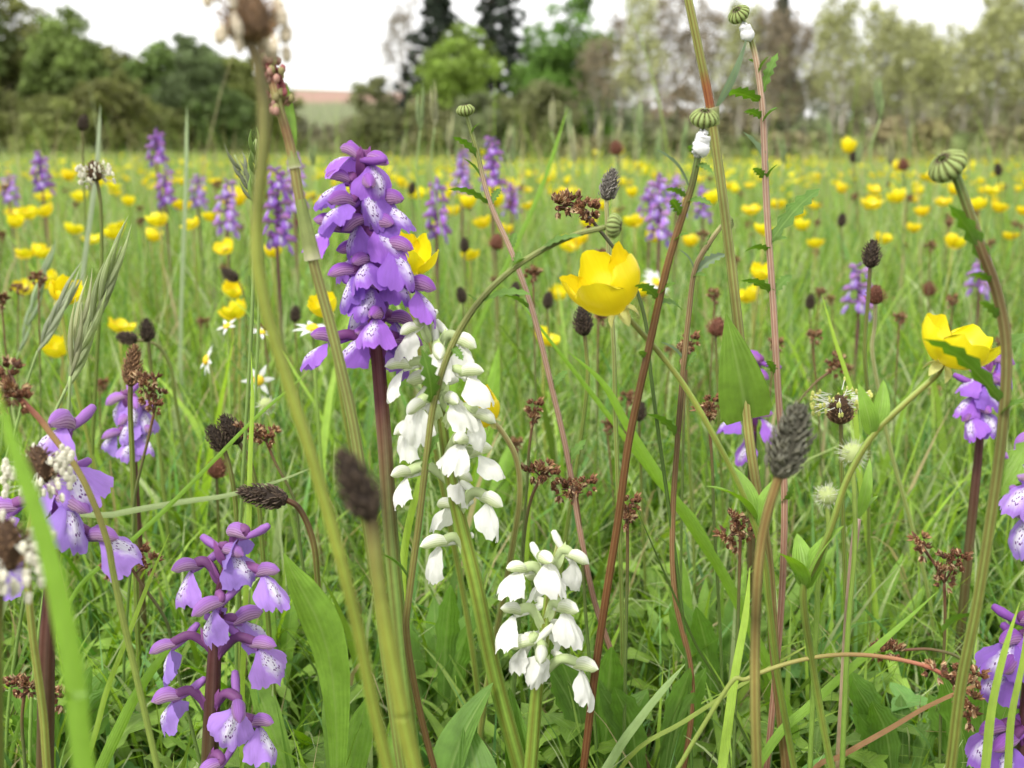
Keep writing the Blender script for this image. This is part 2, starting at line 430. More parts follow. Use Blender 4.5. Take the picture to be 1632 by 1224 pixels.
def tree(kind, x, top, Y, wpx, seed, label, group, col, bot=None, dens=1.):
    """x: photo column, top: photo row of the tip, wpx: crown width in photo pixels, at Y metres"""
    rs = np.random.RandomState(seed); bx = px(x, 245, Y)[0]; z0 = float(ground_z(bx, Y)); base = np.array([0, 0, -.1])
    h = px(x, top, Y)[2] - z0; W = wpx / FPX * Y; col = np.array(col)
    name, cat = {'round': ('broadleaf_tree', 'tree'), 'bare': ('budding_tree', 'tree'), 'spruce': ('spruce_tree', 'tree'), 'bush': ('shrub', 'shrub')}[kind]
    t = thing(name, (bx, Y, z0), label, cat, group); tb, cb = MB(), MB()
    if kind == 'spruce':
        limbs(tb, base, h, rs, .1, 1, .28)
        cs, rd = [], []
        for k in range(26):
            f = k / 25.; z = h * (.12 + .88 * f); rad = W * .5 * (1 - f) ** .8 + .12; nb = max(3, int(9 * (1 - f)) + 3)
            for j in range(nb):
                a = j * 6.283 / nb + k * 1.3 + rs.rand() * .5; L = rad * (.75 + .4 * rs.rand())
                for s in (.35, .65, .95):
                    cs.append([math.cos(a) * L * s, math.sin(a) * L * s, z - L * .28 * s + .25 * rs.normal()]); rd.append(.42 * (1.25 - s * .6))
                tb.tube([[0, 0, z], [math.cos(a) * L, math.sin(a) * L, z - L * .25]], [.05, .015], 3, (.07, .055, .045), cap=False)
        cs = np.array(cs); cols = np.repeat(col[None], len(cs), 0) * (.65 + .7 * rs.rand(len(cs)))[:, None]
        leaf_cloud(cb, cs, np.array(rd), 26, .17, cols, rs, .6, .2)
    elif kind == 'bare':
        tips = limbs(tb, base, h, rs, W * .75, 20, .045 + h * .008, .2, 1.9, 4, tuple(np.array([.38, .345, .295]) * (.65 + .5 * rs.rand())), 3)
        cols = col[None] * (.7 + .6 * rs.rand(len(tips)))[:, None]
        leaf_cloud(cb, tips, np.full(len(tips), .36), int(18 * dens), .075, cols, rs, 1., .1)
    else:
        lobw = 17 if kind == 'round' else 9
        lo = .10 if kind == 'round' else .0
        tips = limbs(tb, base, h * .8, rs, W * .45, 12, .05 + h * .016, .15, .5, 3)
        cs, rd = [], []
        lobes = [(rs.uniform(-.27, .27) * W, rs.uniform(-.27, .27) * W, h * rs.uniform(lo + .12, .72), W * rs.uniform(.13, .25)) for _ in range(lobw)] + [(rs.uniform(-.08, .08) * W, rs.uniform(-.1, .1) * W, h * f, W * .30 * math.sin(math.pi * (.22 + .68 * f)) ** .6 + .2) for f in (.3, .45, .6, .73, .86)]
        for (a, b, c, r) in lobes:
            r = min(r, (h - c) * .98)
            for _ in range(int(9 * dens)):
                d = norm(rs.normal(size=3)); q = np.array([a, b, c]) + d * r * (.55 + .45 * rs.rand()) * np.array([1, 1, .9])
                if q[2] < .15: q[2] = .15 + rs.rand() * .4
                cs.append(q); rd.append(r * .32 + .14)
        cs = np.array(cs); cols = col[None] * (.6 + .85 * rs.rand(len(cs)))[:, None] * np.array([1 + .09 * rs.normal(), 1, 1])
        cs[:, 2] *= h * .95 / cs[:, 2].max()
        leaf_cloud(cb, cs, np.array(rd), int(62 * dens) if kind == 'round' else int(60 * dens), .125, np.abs(cols), rs)
    tb.build('trunk', M_BARK, t); cb.build('crown', M_FOL, t, smooth_=False)


DK, MDG, BRT, OLV, YG, SPR = (.17, .20, .062), (.205, .27, .075), (.20, .34, .06), (.20, .21, .09), (.42, .44, .20), (.045, .060, .042)  # spring leaf colours, lifted a little in place of haze and glare
GW = 'broadleaf trees of the dark wood'
for i, (x, top, Y, wd, c, lab) in enumerate((
        (-60, -30, 50, 190, DK, 'tall dark green broadleaf tree at the outer end of the dark wood'), (35, -25, 54, 190, DK, 'tallest dark green broadleaf tree in the dark wood'),
        (120, 10, 50, 170, MDG, 'dark green broadleaf tree with bright lower leaves beside the tallest wood tree'), (180, 70, 55, 120, DK, 'shorter dark broadleaf tree where the wood roofline dips'),
        (250, 62, 60, 150, MDG, 'mid green rounded broadleaf tree past the dip in the wood'), (320, 55, 58, 140, OLV, 'olive green broadleaf tree near the field end of the dark wood'),
        (395, 88, 60, 150, MDG, 'green broadleaf tree at the field end of the dark wood'))):
    tree('round', x, top, Y, wd, 10 + i, lab, GW, c, dens=1.25)
for i, (x, top, wd) in enumerate(((-20, 10, 190), (75, 5, 190), (165, 60, 170), (215, 85, 150), (285, 75, 150), (360, 85, 150), (425, 120, 110))):
    tree('round', x, top, 68, wd, 30 + i, 'dark broadleaf tree in the back row of the dark wood', 'back row of the dark wood', np.array(DK) * .9, dens=1.1)
for i, (x, top, Y, wd) in enumerate(((-20, 120, 47, 190), (85, 150, 46, 170), (170, 125, 48, 150), (255, 170, 54, 150), (345, 135, 55, 160), (430, 165, 60, 120))):
    tree('bush', x, top, Y, wd, 40 + i, ('paler green shrub filling the foot of the dark wood' if i % 2 else 'darker green shrub filling the foot of the dark wood'), 'shrubs under the dark wood', np.array(DK) * (1.15 if i % 2 else .9))
for i, (x, top, wd) in enumerate(((478, 185, 80), (518, 196, 80), (560, 186, 90), (605, 175, 90))):
    tree('bush', x, top, 110, wd, 50 + i, 'dull brownish green shrub in the far hedge before the hill', 'shrubs of the far hedge', (.22, .23, .15))
tree('bush', 600, 122, 66, 150, 60, 'wide brownish green shrub between the field opening and the spruces', None, (.23, .24, .11))
tree('bare', 645, 40, 70, 120, 61, 'pale bare budding tree beside the first spruce', None, (.25, .21, .15), dens=.6)
tree('spruce', 703, -45, 66, 185, 62, 'dark spruce with ragged edge behind the bright green round tree', 'dark spruces', SPR)
tree('spruce', 795, -75, 68, 200, 63, 'taller dark spruce between the two bright green trees', 'dark spruces', SPR)
tree('round', 738, 32, 56, 175, 64, 'bright green round tree in fresh leaf before the spruces', None, BRT)
tree('round', 860, 60, 64, 150, 69, 'shorter green tree tucked between the taller spruce and the narrow topped tree', None, (.13, .235, .045), dens=1.3)
tree('round', 902, -12, 60, 185, 65, 'tall fresh green tree with a narrow top beside the taller spruce', None, (.14, .26, .045), dens=1.5)
tree('bush', 690, 150, 55, 120, 66, 'low dull green shrub under the bright round tree', None, OLV)
tree('bush', 765, 150, 52, 120, 67, 'grey green willow shrub below the bright round tree', None, (.20, .22, .11))
tree('bush', 865, 130, 52, 150, 68, 'olive green shrub below the tall fresh green tree', None, OLV)
GB = 'budding trees along the far meadow edge'
rs_ = np.random.RandomState(5)
TOPS = ([960, 1000, 1050, 1100, 1160, 1210, 1260, 1300, 1340, 1390, 1440, 1480, 1530, 1580, 1640, 1720], [70, 15, 20, 25, 40, 25, 45, 45, 15, 20, 65, 85, 70, 5, 0, 0])
for i in range(27):
    x = 955 + i * 30 + rs_.uniform(-9, 9); top = float(np.interp(x, *TOPS)) + rs_.uniform(-10, 22); Y = 52 - 8 * (x - 955) / 800 + rs_.uniform(-4, 4)
    yg = x > 1300 or i % 5 == 2; c = np.array(YG) * rs_.uniform(.85, 1.1) if yg else np.array((.25, .205, .14)) * rs_.uniform(.8, 1.1)
    lab = 'budding tree with thin yellow green leaves along the far meadow edge' if yg else 'budding tree with bare brownish twigs along the far meadow edge'
    tree('bare', x, top, Y, 105, 80 + i, lab, GB if yg else 'twiggy trees along the far meadow edge', c, dens=.5 if yg else .3)
tree('spruce', 1235, -12, 75, 90, 95, 'lone distant spruce tip above the twiggy trees', None, SPR)
for i in range(14):
    x = 940 + i * 60 + rs_.uniform(-12, 12)
    tree('bush', x, rs_.uniform(185, 222), 46 - 6 * (x - 955) / 800, 120, 110 + i, 'loose olive and brown shrub under the budding trees', 'shrubs under the budding trees', ((.27, .26, .13), (.24, .28, .11), (.30, .27, .16))[i % 3], dens=.7)
for i in range(12):
    x = 930 + i * 72 + rs_.uniform(-12, 12)
    tree('bush', x, rs_.uniform(105, 140), 62, 150, 140 + i, 'tall dull brown thicket shrub behind the budding trees', 'thicket shrubs behind the budding trees', ((.31, .28, .18), (.29, .30, .16))[i % 2], dens=.8)

# ------------------------------------------------------------------ leaves and grass
def leaf_grid(L, W, prof='lance', nv=10, nu=5, e0=60., e1=-10., fold=.25, teeth=0, wave=0., rs=None):
    """leaf along +X rising at e0 degrees and bending to e1; half width W"""
    v = np.linspace(0, 1, nv); ang = np.radians(e0 + (e1 - e0) * v)
    seg = L / (nv - 1); dx = np.concatenate([[0], np.cumsum(np.cos(ang[:-1]) * seg)]); dz = np.concatenate([[0], np.cumsum(np.sin(ang[:-1]) * seg)])
    if prof == 'lance': wv = np.sin(math.pi * np.clip(v, 0, 1) ** .8) ** .8 * (1 - .25 * v) + .06
    elif prof == 'spat': wv = np.clip(.10 + v ** 2.2 * 1.9 - np.clip(v - .72, 0, 1) ** 2 * 22, .03, 1.)
    elif prof == 'ovate': wv = np.sin(math.pi * (v * .97 + .03) ** .6)
    elif prof == 'arrow': wv = np.where(v < .08, .85 + v * 2, np.clip(1.05 * (1 - ((v - .08) / .92) ** 1.7), 0, 1))
    else: wv = np.sin(math.pi * np.clip(v * .9 + .08, 0, 1)) ** .7
    wv[-1] = .02
    u = np.linspace(-1, 1, nu); nrm = np.stack([-np.sin(ang), np.zeros(nv), np.cos(ang)], 1)
    tw = 1 + (teeth * np.where(np.arange(nv) % 2 == 0, -.38, .22) if teeth else 0)
    P = np.zeros((nv, nu, 3)); P[..., 0] = dx[:, None]; P[..., 2] = dz[:, None]
    edge = np.abs(u)[None] ** 1.5
    wtot = wv[:, None] * W * (1 + (np.asarray(tw)[:, None] - 1) * edge if teeth else 1)
    P[..., 1] = u[None] * wtot
    P += nrm[:, None] * (fold * np.abs(u)[None] * wv[:, None] * W)[..., None]
    if wave: P += nrm[:, None] * (wave * W * np.sin(v * 9 + (rs.rand() * 6 if rs else 0)))[:, None, None] * (u ** 2 * np.sign(u))[None, :, None]
    return P


def rotz(a):
    c, s = math.cos(a), math.sin(a); return np.array([[c, -s, 0], [s, c, 0], [0, 0, 1.]])


def leaf_between(mb, a, b, W, prof='lance', col=G_MID, arch=.12, fold=.25, teeth=0, nv=10, roll=0., mat=0, nu=5):
    """a leaf that runs from world point a to world point b"""
    a, b = np.asarray(a, float), np.asarray(b, float); d = b - a; L = np.linalg.norm(d); t = d / L
    up = np.array([0, 0, 1.]) if abs(t[2]) < .9 else np.array([0, -1., 0]); s = norm(np.cross(up, t)); n = np.cross(t, s)
    s, n = s * math.cos(roll) + n * math.sin(roll), n * math.cos(roll) - s * math.sin(roll)
    g = leaf_grid(L, W, prof, nv, nu, 0, 0, fold, teeth); v = np.linspace(0, 1, nv)
    g[..., 2] += (arch * L * np.sin(math.pi * v))[:, None]
    P = a + g[..., :1] * t + g[..., 1:2] * s + g[..., 2:] * n
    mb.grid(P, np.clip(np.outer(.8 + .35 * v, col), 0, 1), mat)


def blades(mb, x, y, L, W, az, e0, bend, col, M=5, fold=0., z0=None, mat=0, basedark=.88):
    """many grass blades at once (arrays of length n)"""
    n = len(x); k = np.linspace(0, 1, M + 1); ang = e0[:, None] - bend[:, None] * k[None] ** 1.6
    seg = (L / M)[:, None]
    h = np.concatenate([np.zeros((n, 1)), np.cumsum(np.cos(ang[:, :-1]) * seg, 1)], 1); v = np.concatenate([np.zeros((n, 1)), np.cumsum(np.sin(ang[:, :-1]) * seg, 1)], 1)
    ca, sa = np.cos(az)[:, None], np.sin(az)[:, None]; z = ground_z(x, y) if z0 is None else z0
    c = np.stack([x[:, None] + h * ca, y[:, None] + h * sa, np.maximum(z[:, None] + v, z[:, None] + .002)], 2)
    tw = az[:, None] + rng.normal(size=(n, 1)) * .9 + k[None] * rng.normal(size=(n, 1)) * .8
    s = np.stack([-np.sin(tw), np.cos(tw), np.zeros_like(tw)], 2)
    wv = W[:, None] * np.clip(1 - k[None] ** 2.2, .04, 1) * (.75 + .25 * np.sin(k * 3.1)[None])
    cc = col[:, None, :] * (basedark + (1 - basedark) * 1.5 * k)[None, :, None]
    if fold:
        nn = np.stack([-np.sin(ang) * ca, -np.sin(ang) * sa, np.cos(ang)], 2)
        V = np.stack([c - s * wv[..., None] + nn * (wv * fold)[..., None], c, c + s * wv[..., None] + nn * (wv * fold)[..., None]], 2); m = 3
    else:
        V = np.stack([c - s * wv[..., None], c + s * wv[..., None]], 2); m = 2
    C = np.repeat(cc[:, :, None, :], m, 2); uu = np.broadcast_to(np.linspace(0, 1, m)[None, None], (n, M + 1, m)); vv = np.broadcast_to(k[None, :, None], (n, M + 1, m))
    b = (np.arange(n) * (M + 1) * m)[:, None, None]; kk = (np.arange(M) * m)[None, :, None]; j = np.arange(m - 1)[None, None]
    i0 = (b + kk + j).ravel(); Q = np.stack([i0, i0 + 1, i0 + m + 1, i0 + m], 1)
    mb.raw(V.reshape(-1, 3), C.reshape(-1, 3), np.stack([uu, vv], 3).reshape(-1, 2), Q, mat=mat)


def field(n, y0, y1, p=1., wid=.66, pad=.12):
    """random ground points inside the widened view wedge"""
    u = rng.rand(n); y = (y0 ** (p + 1) + u * (y1 ** (p + 1) - y0 ** (p + 1))) ** (1 / (p + 1))
    x = (rng.rand(n) * 2 - 1) * (wid * y + pad); return x, y


def grass_cols(n, dead=.05):
    t = rng.rand(n)[:, None]; c = G_LOW * (1 - t) + G_HI * t; c = c * (.55 + .8 * rng.rand(n))[:, None]  # random blade tones, spread wider to paint in highlights and dark contrast
    bl = rng.rand(n) < .16; c[bl] = c[bl] * np.array([.75, .92, 1.5]); pl = rng.rand(n) < .15; c[pl] = np.array([.50, .58, .30]) * (.7 + .5 * rng.rand(pl.sum()))[:, None]  # bluish and pale blades; extra pale ones stand in for glints of light
    d = rng.rand(n) < dead; c[d] = STRAW * (.5 + .7 * rng.rand(d.sum()))[:, None]; return c


def make_grass():
    mb = MB()
    def lay(n, y0, y1, p, Lm, Ls, Wm, e, bend, M, fold, dead=.05, az=None, cap=None, tint=(1, 1, 1)):
        x, y = field(n, y0, y1, p); L = np.clip(rng.normal(Lm, Ls, n), Lm * .35, Lm * 1.9)
        if cap: L = np.minimum(L, cap(y) * (.7 + .4 * rng.rand(n)))
        W = Wm * (.55 + .9 * rng.rand(n)); a = rng.rand(n) * 6.283
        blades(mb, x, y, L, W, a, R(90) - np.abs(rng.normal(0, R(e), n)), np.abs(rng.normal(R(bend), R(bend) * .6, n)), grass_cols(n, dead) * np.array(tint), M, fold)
    near_cap = lambda y: .085 + np.clip((y - .34) * .34, 0, .13)
    lay(16000, .31, 1.05, 1., .115, .035, .0013, 26, 60, 6, .35, .06, cap=near_cap)       # fine blades close by
    lay(1900, .33, 1.0, 1., .125, .035, .0024, 20, 45, 7, .3, .03, cap=near_cap)        # broad blades close by
    lay(3400, .33, 1.1, 1., .075, .025, .0008, 62, 50, 5, 0, .62)                       # dead thatch lying low
    lay(17000, .85, 2.2, 1., .145, .045, .0018, 24, 60, 5, .3, .05)
    lay(3200, .6, 2.4, 1., .15, .04, .0034, 20, 50, 6, .25, .02)
    lay(900, .6, 2.0, 1., .20, .03, .0014, 9, 30, 7, .3, .12)
    lay(44000, 2.0, 6., 1., .16, .05, .0022, 15, 45, 4, 0, .06)
    lay(2500, 1.6, 6., 1., .235, .03, .0016, 8, 25, 6, 0, .2)
    lay(900, 1.2, 5., .3, .37, .06, .0011, 7, 24, 6, 0, .35); lay(3000, 3., 14., .3, .39, .08, .0019, 7, 24, 5, 0, .35)
    lay(42000, 5.5, 22., .8, .18, .05, .0050, 14, 40, 3, 0, .06)
    lay(2600, 4., 18., .8, .33, .08, .0025, 8, 25, 5, 0, .3)
    lay(26000, 20., 64., .8, .22, .06, .016, 14, 40, 3, 0, .06, tint=(.85, .74, .9))
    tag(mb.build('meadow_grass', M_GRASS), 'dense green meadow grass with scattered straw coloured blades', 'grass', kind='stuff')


make_grass()


def make_cover():
    mb = MB(); rs = np.random.RandomState(21)
    n = 3600; xs, ys = field(n, .33, 1.2, .5)
    for x, y in zip(xs, ys):
        k = rs.rand(); az0 = rs.rand() * 6.28; g = (G_LOW + (G_MID * 1.15 - G_LOW) * rs.rand()) * (.8 + .45 * rs.rand()); g = g * np.array([.85, 1., 1.4]) if rs.rand() < .12 else g * np.array([1.12, 1.04, .95])
        zc = .012 + rs.rand() * .05
        if k < .5:      # lobed rosette leaves
            for j in range(3):
                P = leaf_grid(.02 + .022 * rs.rand(), .004 + .004 * rs.rand(), 'spat', 10, 3, 50 + 25 * rs.rand(), -5, .2, 1) @ rotz(az0 + j * 2.1 + rs.rand()).T
                mb.grid(P + [x, y, zc * .7], g)
        elif k < .82:    # trefoil leaves
            h = .02 + .045 * rs.rand(); tx, ty = rs.normal(size=2) * .012
            mb.tube([[x, y, 0], [x + tx * .5, y + ty * .5, h * .6], [x + tx, y + ty, h]], .0005, 3, g * 1.1, cap=False)
            for j in range(3):
                P = leaf_grid(.010 + .006 * rs.rand(), .0048, 'ovate', 6, 3, 15, -10, .25) @ rotz(az0 + j * 2.094).T
                mb.grid(P + [x + tx, y + ty, h], g * 1.05)
        else:            # lance leaves
            for j in range(2):
                P = leaf_grid(.045 + .04 * rs.rand(), .004 + .0035 * rs.rand(), 'lance', 9, 3, 70 + 12 * rs.rand(), 5 + 40 * rs.rand(), .3) @ rotz(az0 + j * 2.9 + rs.rand()).T
                mb.grid(P + [x, y, 0], g * 1.1)
    tag(mb.build('ground_cover', M_LEAF), 'low green herb leaves covering the soil under the grass', 'ground cover', kind='stuff')


make_cover()

# ------------------------------------------------------------------ stems
def stem_pts(pts, Y, Y1=None, n=6, sink=.004):
    """photo points from the top down, at distance Y (to Y1 at the lowest), carried on to the ground; returns bottom-up points"""
    Y1 = Y if Y1 is None else Y1; m = len(pts); P = [px(x, y, Y + (Y1 - Y) * i / max(1, m - 1)) for i, (x, y) in enumerate(pts)]
    d = P[-1] - P[-2]; d = d / max(1e-6, abs(d[2])); gz = float(ground_z(P[-1][0], P[-1][1])) - sink
    drop = P[-1][2] - gz
    if drop > .004:
        hx = np.clip(d[:2] * drop, -.35 * drop - .004, .35 * drop + .004)
        P.append(P[-1] + np.array([hx[0] * .6, hx[1] * .6, -drop * .5])); P.append(np.array([P[-2][0] + hx[0] * .85, P[-2][1] + hx[1] * .85, gz]))
    return smooth(P[::-1], n)


def root(P):
    return np.array([P[0][0], P[0][1], float(ground_z(P[0][0], P[0][1]))])


def stem_mesh(t, P, rad, stops, off, k=8, ribs=0, rib=0., name='stem'):
    c = lerp_cols(stops, len(P)); r_ = np.random.RandomState(int(abs(P[-1][0]) * 1e5) % 9999); c = c * (1 + .16 * np.interp(np.arange(len(P)), np.arange(0, len(P) + 6, 5)[:len(P) // 5 + 2], r_.normal(size=len(P) // 5 + 2)))[:, None]
    mb = MB(); mb.tube(P, rad, k, np.clip(c, 0, 1), ribs=ribs, rib=rib, stripe=.55 if ribs else 0); return mb.build(name, M_STEM, t, off)


# ------------------------------------------------------------------ orchids
def hood_mesh(nm, mat, seed):
    rs = np.random.RandomState(seed); nv, nu = 12, 15; v = np.linspace(0, 1, nv); P = np.zeros((nv, nu, 3))
    r = np.array([np.interp(t, [0, .12, .35, .6, .82, .94, 1], [.0015, .0024, .0032, .0033, .0027, .0016, .0004]) for t in v])
    for i in range(nv):
        ph = np.linspace(-1, 1, nu) * R(152 - 10 * v[i]); rr = r[i] * (1 + .05 * np.cos(ph * 3 + .6) + .03 * rs.normal(size=nu))
        P[i, :, 0] = -.001 + .0122 * v[i] + .0006 * np.cos(ph); P[i, :, 1] = rr * np.sin(ph) * .92; P[i, :, 2] = rr * np.cos(ph) * 1.02 + .0020 * math.sin(v[i] * 2.6) - .0022 * v[i] ** 2
    mb = MB(); mb.grid(P); return mb.mesh(nm, mat)


def lip_mesh(nm, mat, seed, fold=.0042, wide=.0064):
    rs = np.random.RandomState(seed); nv, nu = 12, 27; u = np.linspace(-1, 1, nu); P = np.zeros((nv, nu, 3))
    edge = .95 - .15 * np.exp(-((np.abs(u) - .38) / .075) ** 2) - .05 * np.exp(-(u / .06) ** 2) - .10 * np.clip(np.abs(u) - .75, 0, 1) * 4 * .5 + .022 * np.cos(u * 31 + seed) + .015 * rs.normal(size=nu)
    for i in range(nv):
        v = i / (nv - 1); ve = v * edge; w = np.interp(v, [0, .12, .35, .7, 1], [.0014, .0019, .0038, wide * .9, wide * 1.02])
        cx = .0024 + .0062 * np.sin(np.clip(ve * 1.9, 0, 1.57)); cz = -.0014 - .0124 * ve ** 1.2
        P[i, :, 0] = cx - fold * np.abs(u) ** 1.7 * min(1, v * 1.6) + .0004 * np.sin(u * 11 + v * 5) * v
        P[i, :, 1] = u * w; P[i, :, 2] = cz + .0022 * np.abs(u) ** 2 * v
    vv_ = np.linspace(0, 1, nv)[:, None]; q_ = rs.rand(6) * 6.28
    P[..., 0] += vv_ * (.0007 * np.sin(u * 4 + q_[0] + vv_ * 3) + .00035 * np.sin(u * 9 + q_[1] - vv_ * 5)); P[..., 2] += vv_ * .0006 * np.sin(u * 3 + q_[2]); P[..., 1] += vv_ * .0005 * np.sin(vv_ * 6 + q_[3])
    P += rs.normal(size=P.shape) * .00006
    mb = MB(); mb.grid(P); return mb.mesh(nm, mat)


def spur_mesh(nm, col):
    s = smooth([[.0026, 0, -.0010], [-.001, 0, -.0002], [-.0055, 0, .0016], [-.0100, 0, .0042]], 5)
    mb = MB(); mb.tube(s, [.0014, .0013, .0013, .0015, .0017, .0012], 7, col); return mb.mesh(nm, M_SPUR)


def flower_mesh(nm, mats, seed, col):
    """a whole small flower in one mesh, for spikes far off"""
    o = MB()
    h, l, s = hood_mesh('t', mats[0], seed), lip_mesh('t', mats[1], seed), spur_mesh('t', col)
    for i, me in enumerate((h, l, s)):
        V = np.zeros(len(me.vertices) * 3); me.vertices.foreach_get('co', V); V = V.reshape(-1, 3)
        U = np.zeros((len(V), 2)); 
        lu = np.zeros(len(me.loops) * 2); me.uv_layers[0].data.foreach_get('uv', lu); li = np.zeros(len(me.loops), int); me.loops.foreach_get('vertex_index', li); U[li] = lu.reshape(-1, 2)
        Q = [list(p.vertices) for p in me.polygons if len(p.vertices) == 4]; T = [list(p.vertices) for p in me.polygons if len(p.vertices) == 3]
        o.raw(V, col, U, Q, T, i); bpy.data.meshes.remove(me)
    return o.mesh(nm, [*mats, M_SPUR])


ORC = {
    'purple': dict(hood=[hood_mesh('hood_purple', M_HOOD, k) for k in (1, 2)], lip=[lip_mesh('lip_purple', M_LIP, k, f, w_) for k, f, w_ in ((1, .0066, .0066), (2, .0078, .0060), (3, .0056, .0072))],
                   spur=spur_mesh('spur_purple', (.27, .09, .42)), stalk=(.19, .055, .20), whole=[flower_mesh('whole_purple', [M_HOOD, M_LIP], k, (.25, .09, .40)) for k in (4, 5)]),
    'pale': dict(hood=[hood_mesh('hood_pale', M_HOODP, k) for k in (1, 2)], lip=[lip_mesh('lip_pale', M_LIPP, k, f, w_) for k, f, w_ in ((4, .0064, .0066), (5, .0076, .0060), (6, .0054, .0070))],
                 spur=spur_mesh('spur_pale', (.36, .16, .50)), stalk=(.24, .085, .25), whole=[flower_mesh('whole_pale', [M_HOODP, M_LIPP], k, (.30, .14, .42)) for k in (4, 5)]),
    'white': dict(hood=[hood_mesh('hood_white', M_HOODW, k) for k in (1, 2)], lip=[lip_mesh('lip_white', M_LIPW, k, f, w_) for k, f, w_ in ((7, .0058, .0056), (8, .0066, .0052), (9, .0050, .0060))],
                  spur=spur_mesh('spur_white', (.82, .84, .74)), stalk=(.50, .60, .30), whole=[])}


def orchid(var, stem, Y, flowers, label, srad, stops, size=1., group=None, leaves=(), bracts=True, name=None, seed=0):
    """flowers: (hood x, hood y, yaw in degrees, distance offset in mm [, tilt]); yaw 0 right, 180 left, -90 to the camera"""
    rs = np.random.RandomState(seed + 50); O = ORC[var]
    P = stem_pts(stem, Y); b = root(P); t = thing(name or var.replace('pale', 'purple') + '_orchid', b, label, 'orchid', group)
    stem_mesh(t, P, srad, stops, b, 10, 5, .06)
    top = P[-1]
    for i, f in enumerate(flowers):
        hx, hy, yaw, dy = f[:4]; tilt = f[4] if len(f) > 4 else rs.uniform(-26, 20)
        if abs(yaw) <= 10: yaw = -26 + rs.uniform(-12, 12)
        elif abs(yaw) >= 165: yaw = -154 + rs.uniform(-12, 12)
        c = px(hx, hy, Y + dy * .001); a = R(yaw); fw = np.array([math.cos(a), math.sin(a), 0])
        s = size * rs.uniform(.92, 1.08); org = c - fw * .0055 * s
        j = np.argmin(np.abs(P[:, 2] - (org[2] - .007 * s))); p0 = P[min(j, len(P) - 2)]
        if p0[2] > org[2]: p0 = np.array([p0[0], p0[1], min(p0[2], top[2])])
        d = org - p0; mid = p0 + d * .55 + np.array([0, 0, .0035 * s + .12 * np.linalg.norm(d[:2])]); q = smooth([p0, mid, org + np.array([0, 0, .0012]), org + fw * .0012], 5)
        mb = MB(); mb.tube(q, [.0010, .0016, .0018, .0017, .0014], 7, np.array(O['stalk']) * rs.uniform(.8, 1.25), ribs=3, rib=.12)
        if bracts:
            out = norm(np.array([d[0], d[1], 0]) + 1e-6); leaf_between(mb, p0 - np.array([0, 0, .001]), p0 + out * .004 + np.array([0, 0, .010]), .0016, 'lance', np.array(O['stalk']) * 1.15, .1)
        fo = mb.build('flower', M_SPUR, t, b)
        M = Matrix.Translation(Vector(org - b)) @ Matrix.Rotation(a, 4, 'Z') @ Matrix.Rotation(R(tilt), 4, 'Y') @ Matrix.Rotation(R(rs.uniform(-8, 8)), 4, 'X') @ Matrix.Scale(s, 4)
        link('hood', O['hood'][i % 2], fo, M @ Matrix.Diagonal((rs.uniform(.74, .95), rs.uniform(.70, .88), rs.uniform(.68, .86), 1)))
        link('lip', O['lip'][rs.randint(3)], fo, M @ Matrix.Rotation(R(rs.uniform(-16, 14)), 4, 'Y') @ Matrix.Rotation(R(rs.uniform(-22, 22)), 4, 'X') @ Matrix.Rotation(R(rs.uniform(-18, 18)), 4, 'Z') @ Matrix.Diagonal((rs.uniform(1.05, 1.2), rs.uniform(1.05, 1.28), rs.uniform(.98, 1.2), 1)))
        link('spur', O['spur'], fo, M @ Matrix.Rotation(R(rs.uniform(-15, 20)), 4, 'Y'))
    for (a0, a1, W, c) in leaves:
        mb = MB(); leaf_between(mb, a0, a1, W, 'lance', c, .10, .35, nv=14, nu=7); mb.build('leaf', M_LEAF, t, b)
    return t


SP = [(0, (.18, .32, .06)), (.36, (.24, .37, .09)), (.47, (.22, .19, .09)), (.55, (.15, .055, .06)), (1, (.10, .025, .06))]
SPD = [(0, (.14, .22, .05)), (.4, (.12, .07, .045)), (.7, (.14, .05, .07)), (1, (.20, .06, .18))]
SW = [(0, (.22, .38, .06)), (.6, (.30, .46, .07)), (.85, (.38, .52, .12)), (1, (.55, .62, .32))]
orchid('purple', [(579, 258), (575, 300), (582, 380), (592, 470), (602, 575), (612, 700), (622, 850), (632, 960), (645, 1100)], .335,
       [(602, 254, 0, -4), (536, 290, 175, -2), (542, 325, -130, -9), (628, 325, 5, -2), (516, 364, 180, -4), (637, 392, -8, -8), (545, 434, -165, -8), (673, 456, -5, -4),
        (596, 508, -100, -14), (512, 545, 185, -4), (560, 480, 150, 6), (640, 505, 25, 6), (588, 292, -75, -7), (652, 540, 20, 3), (562, 350, -140, -5), (612, 362, -40, -6), (600, 455, -70, -9), (572, 420, -120, -8), (640, 435, -15, 2), (556, 400, 170, 2), (575, 540, -130, -8), (556, 252, 150, 0)],
       'tall dark purple orchid spike with maroon stem standing behind the white orchid', [.0028, .0029, .0027, .0025, .0022, .0017, .0010], SP, .90, seed=1)
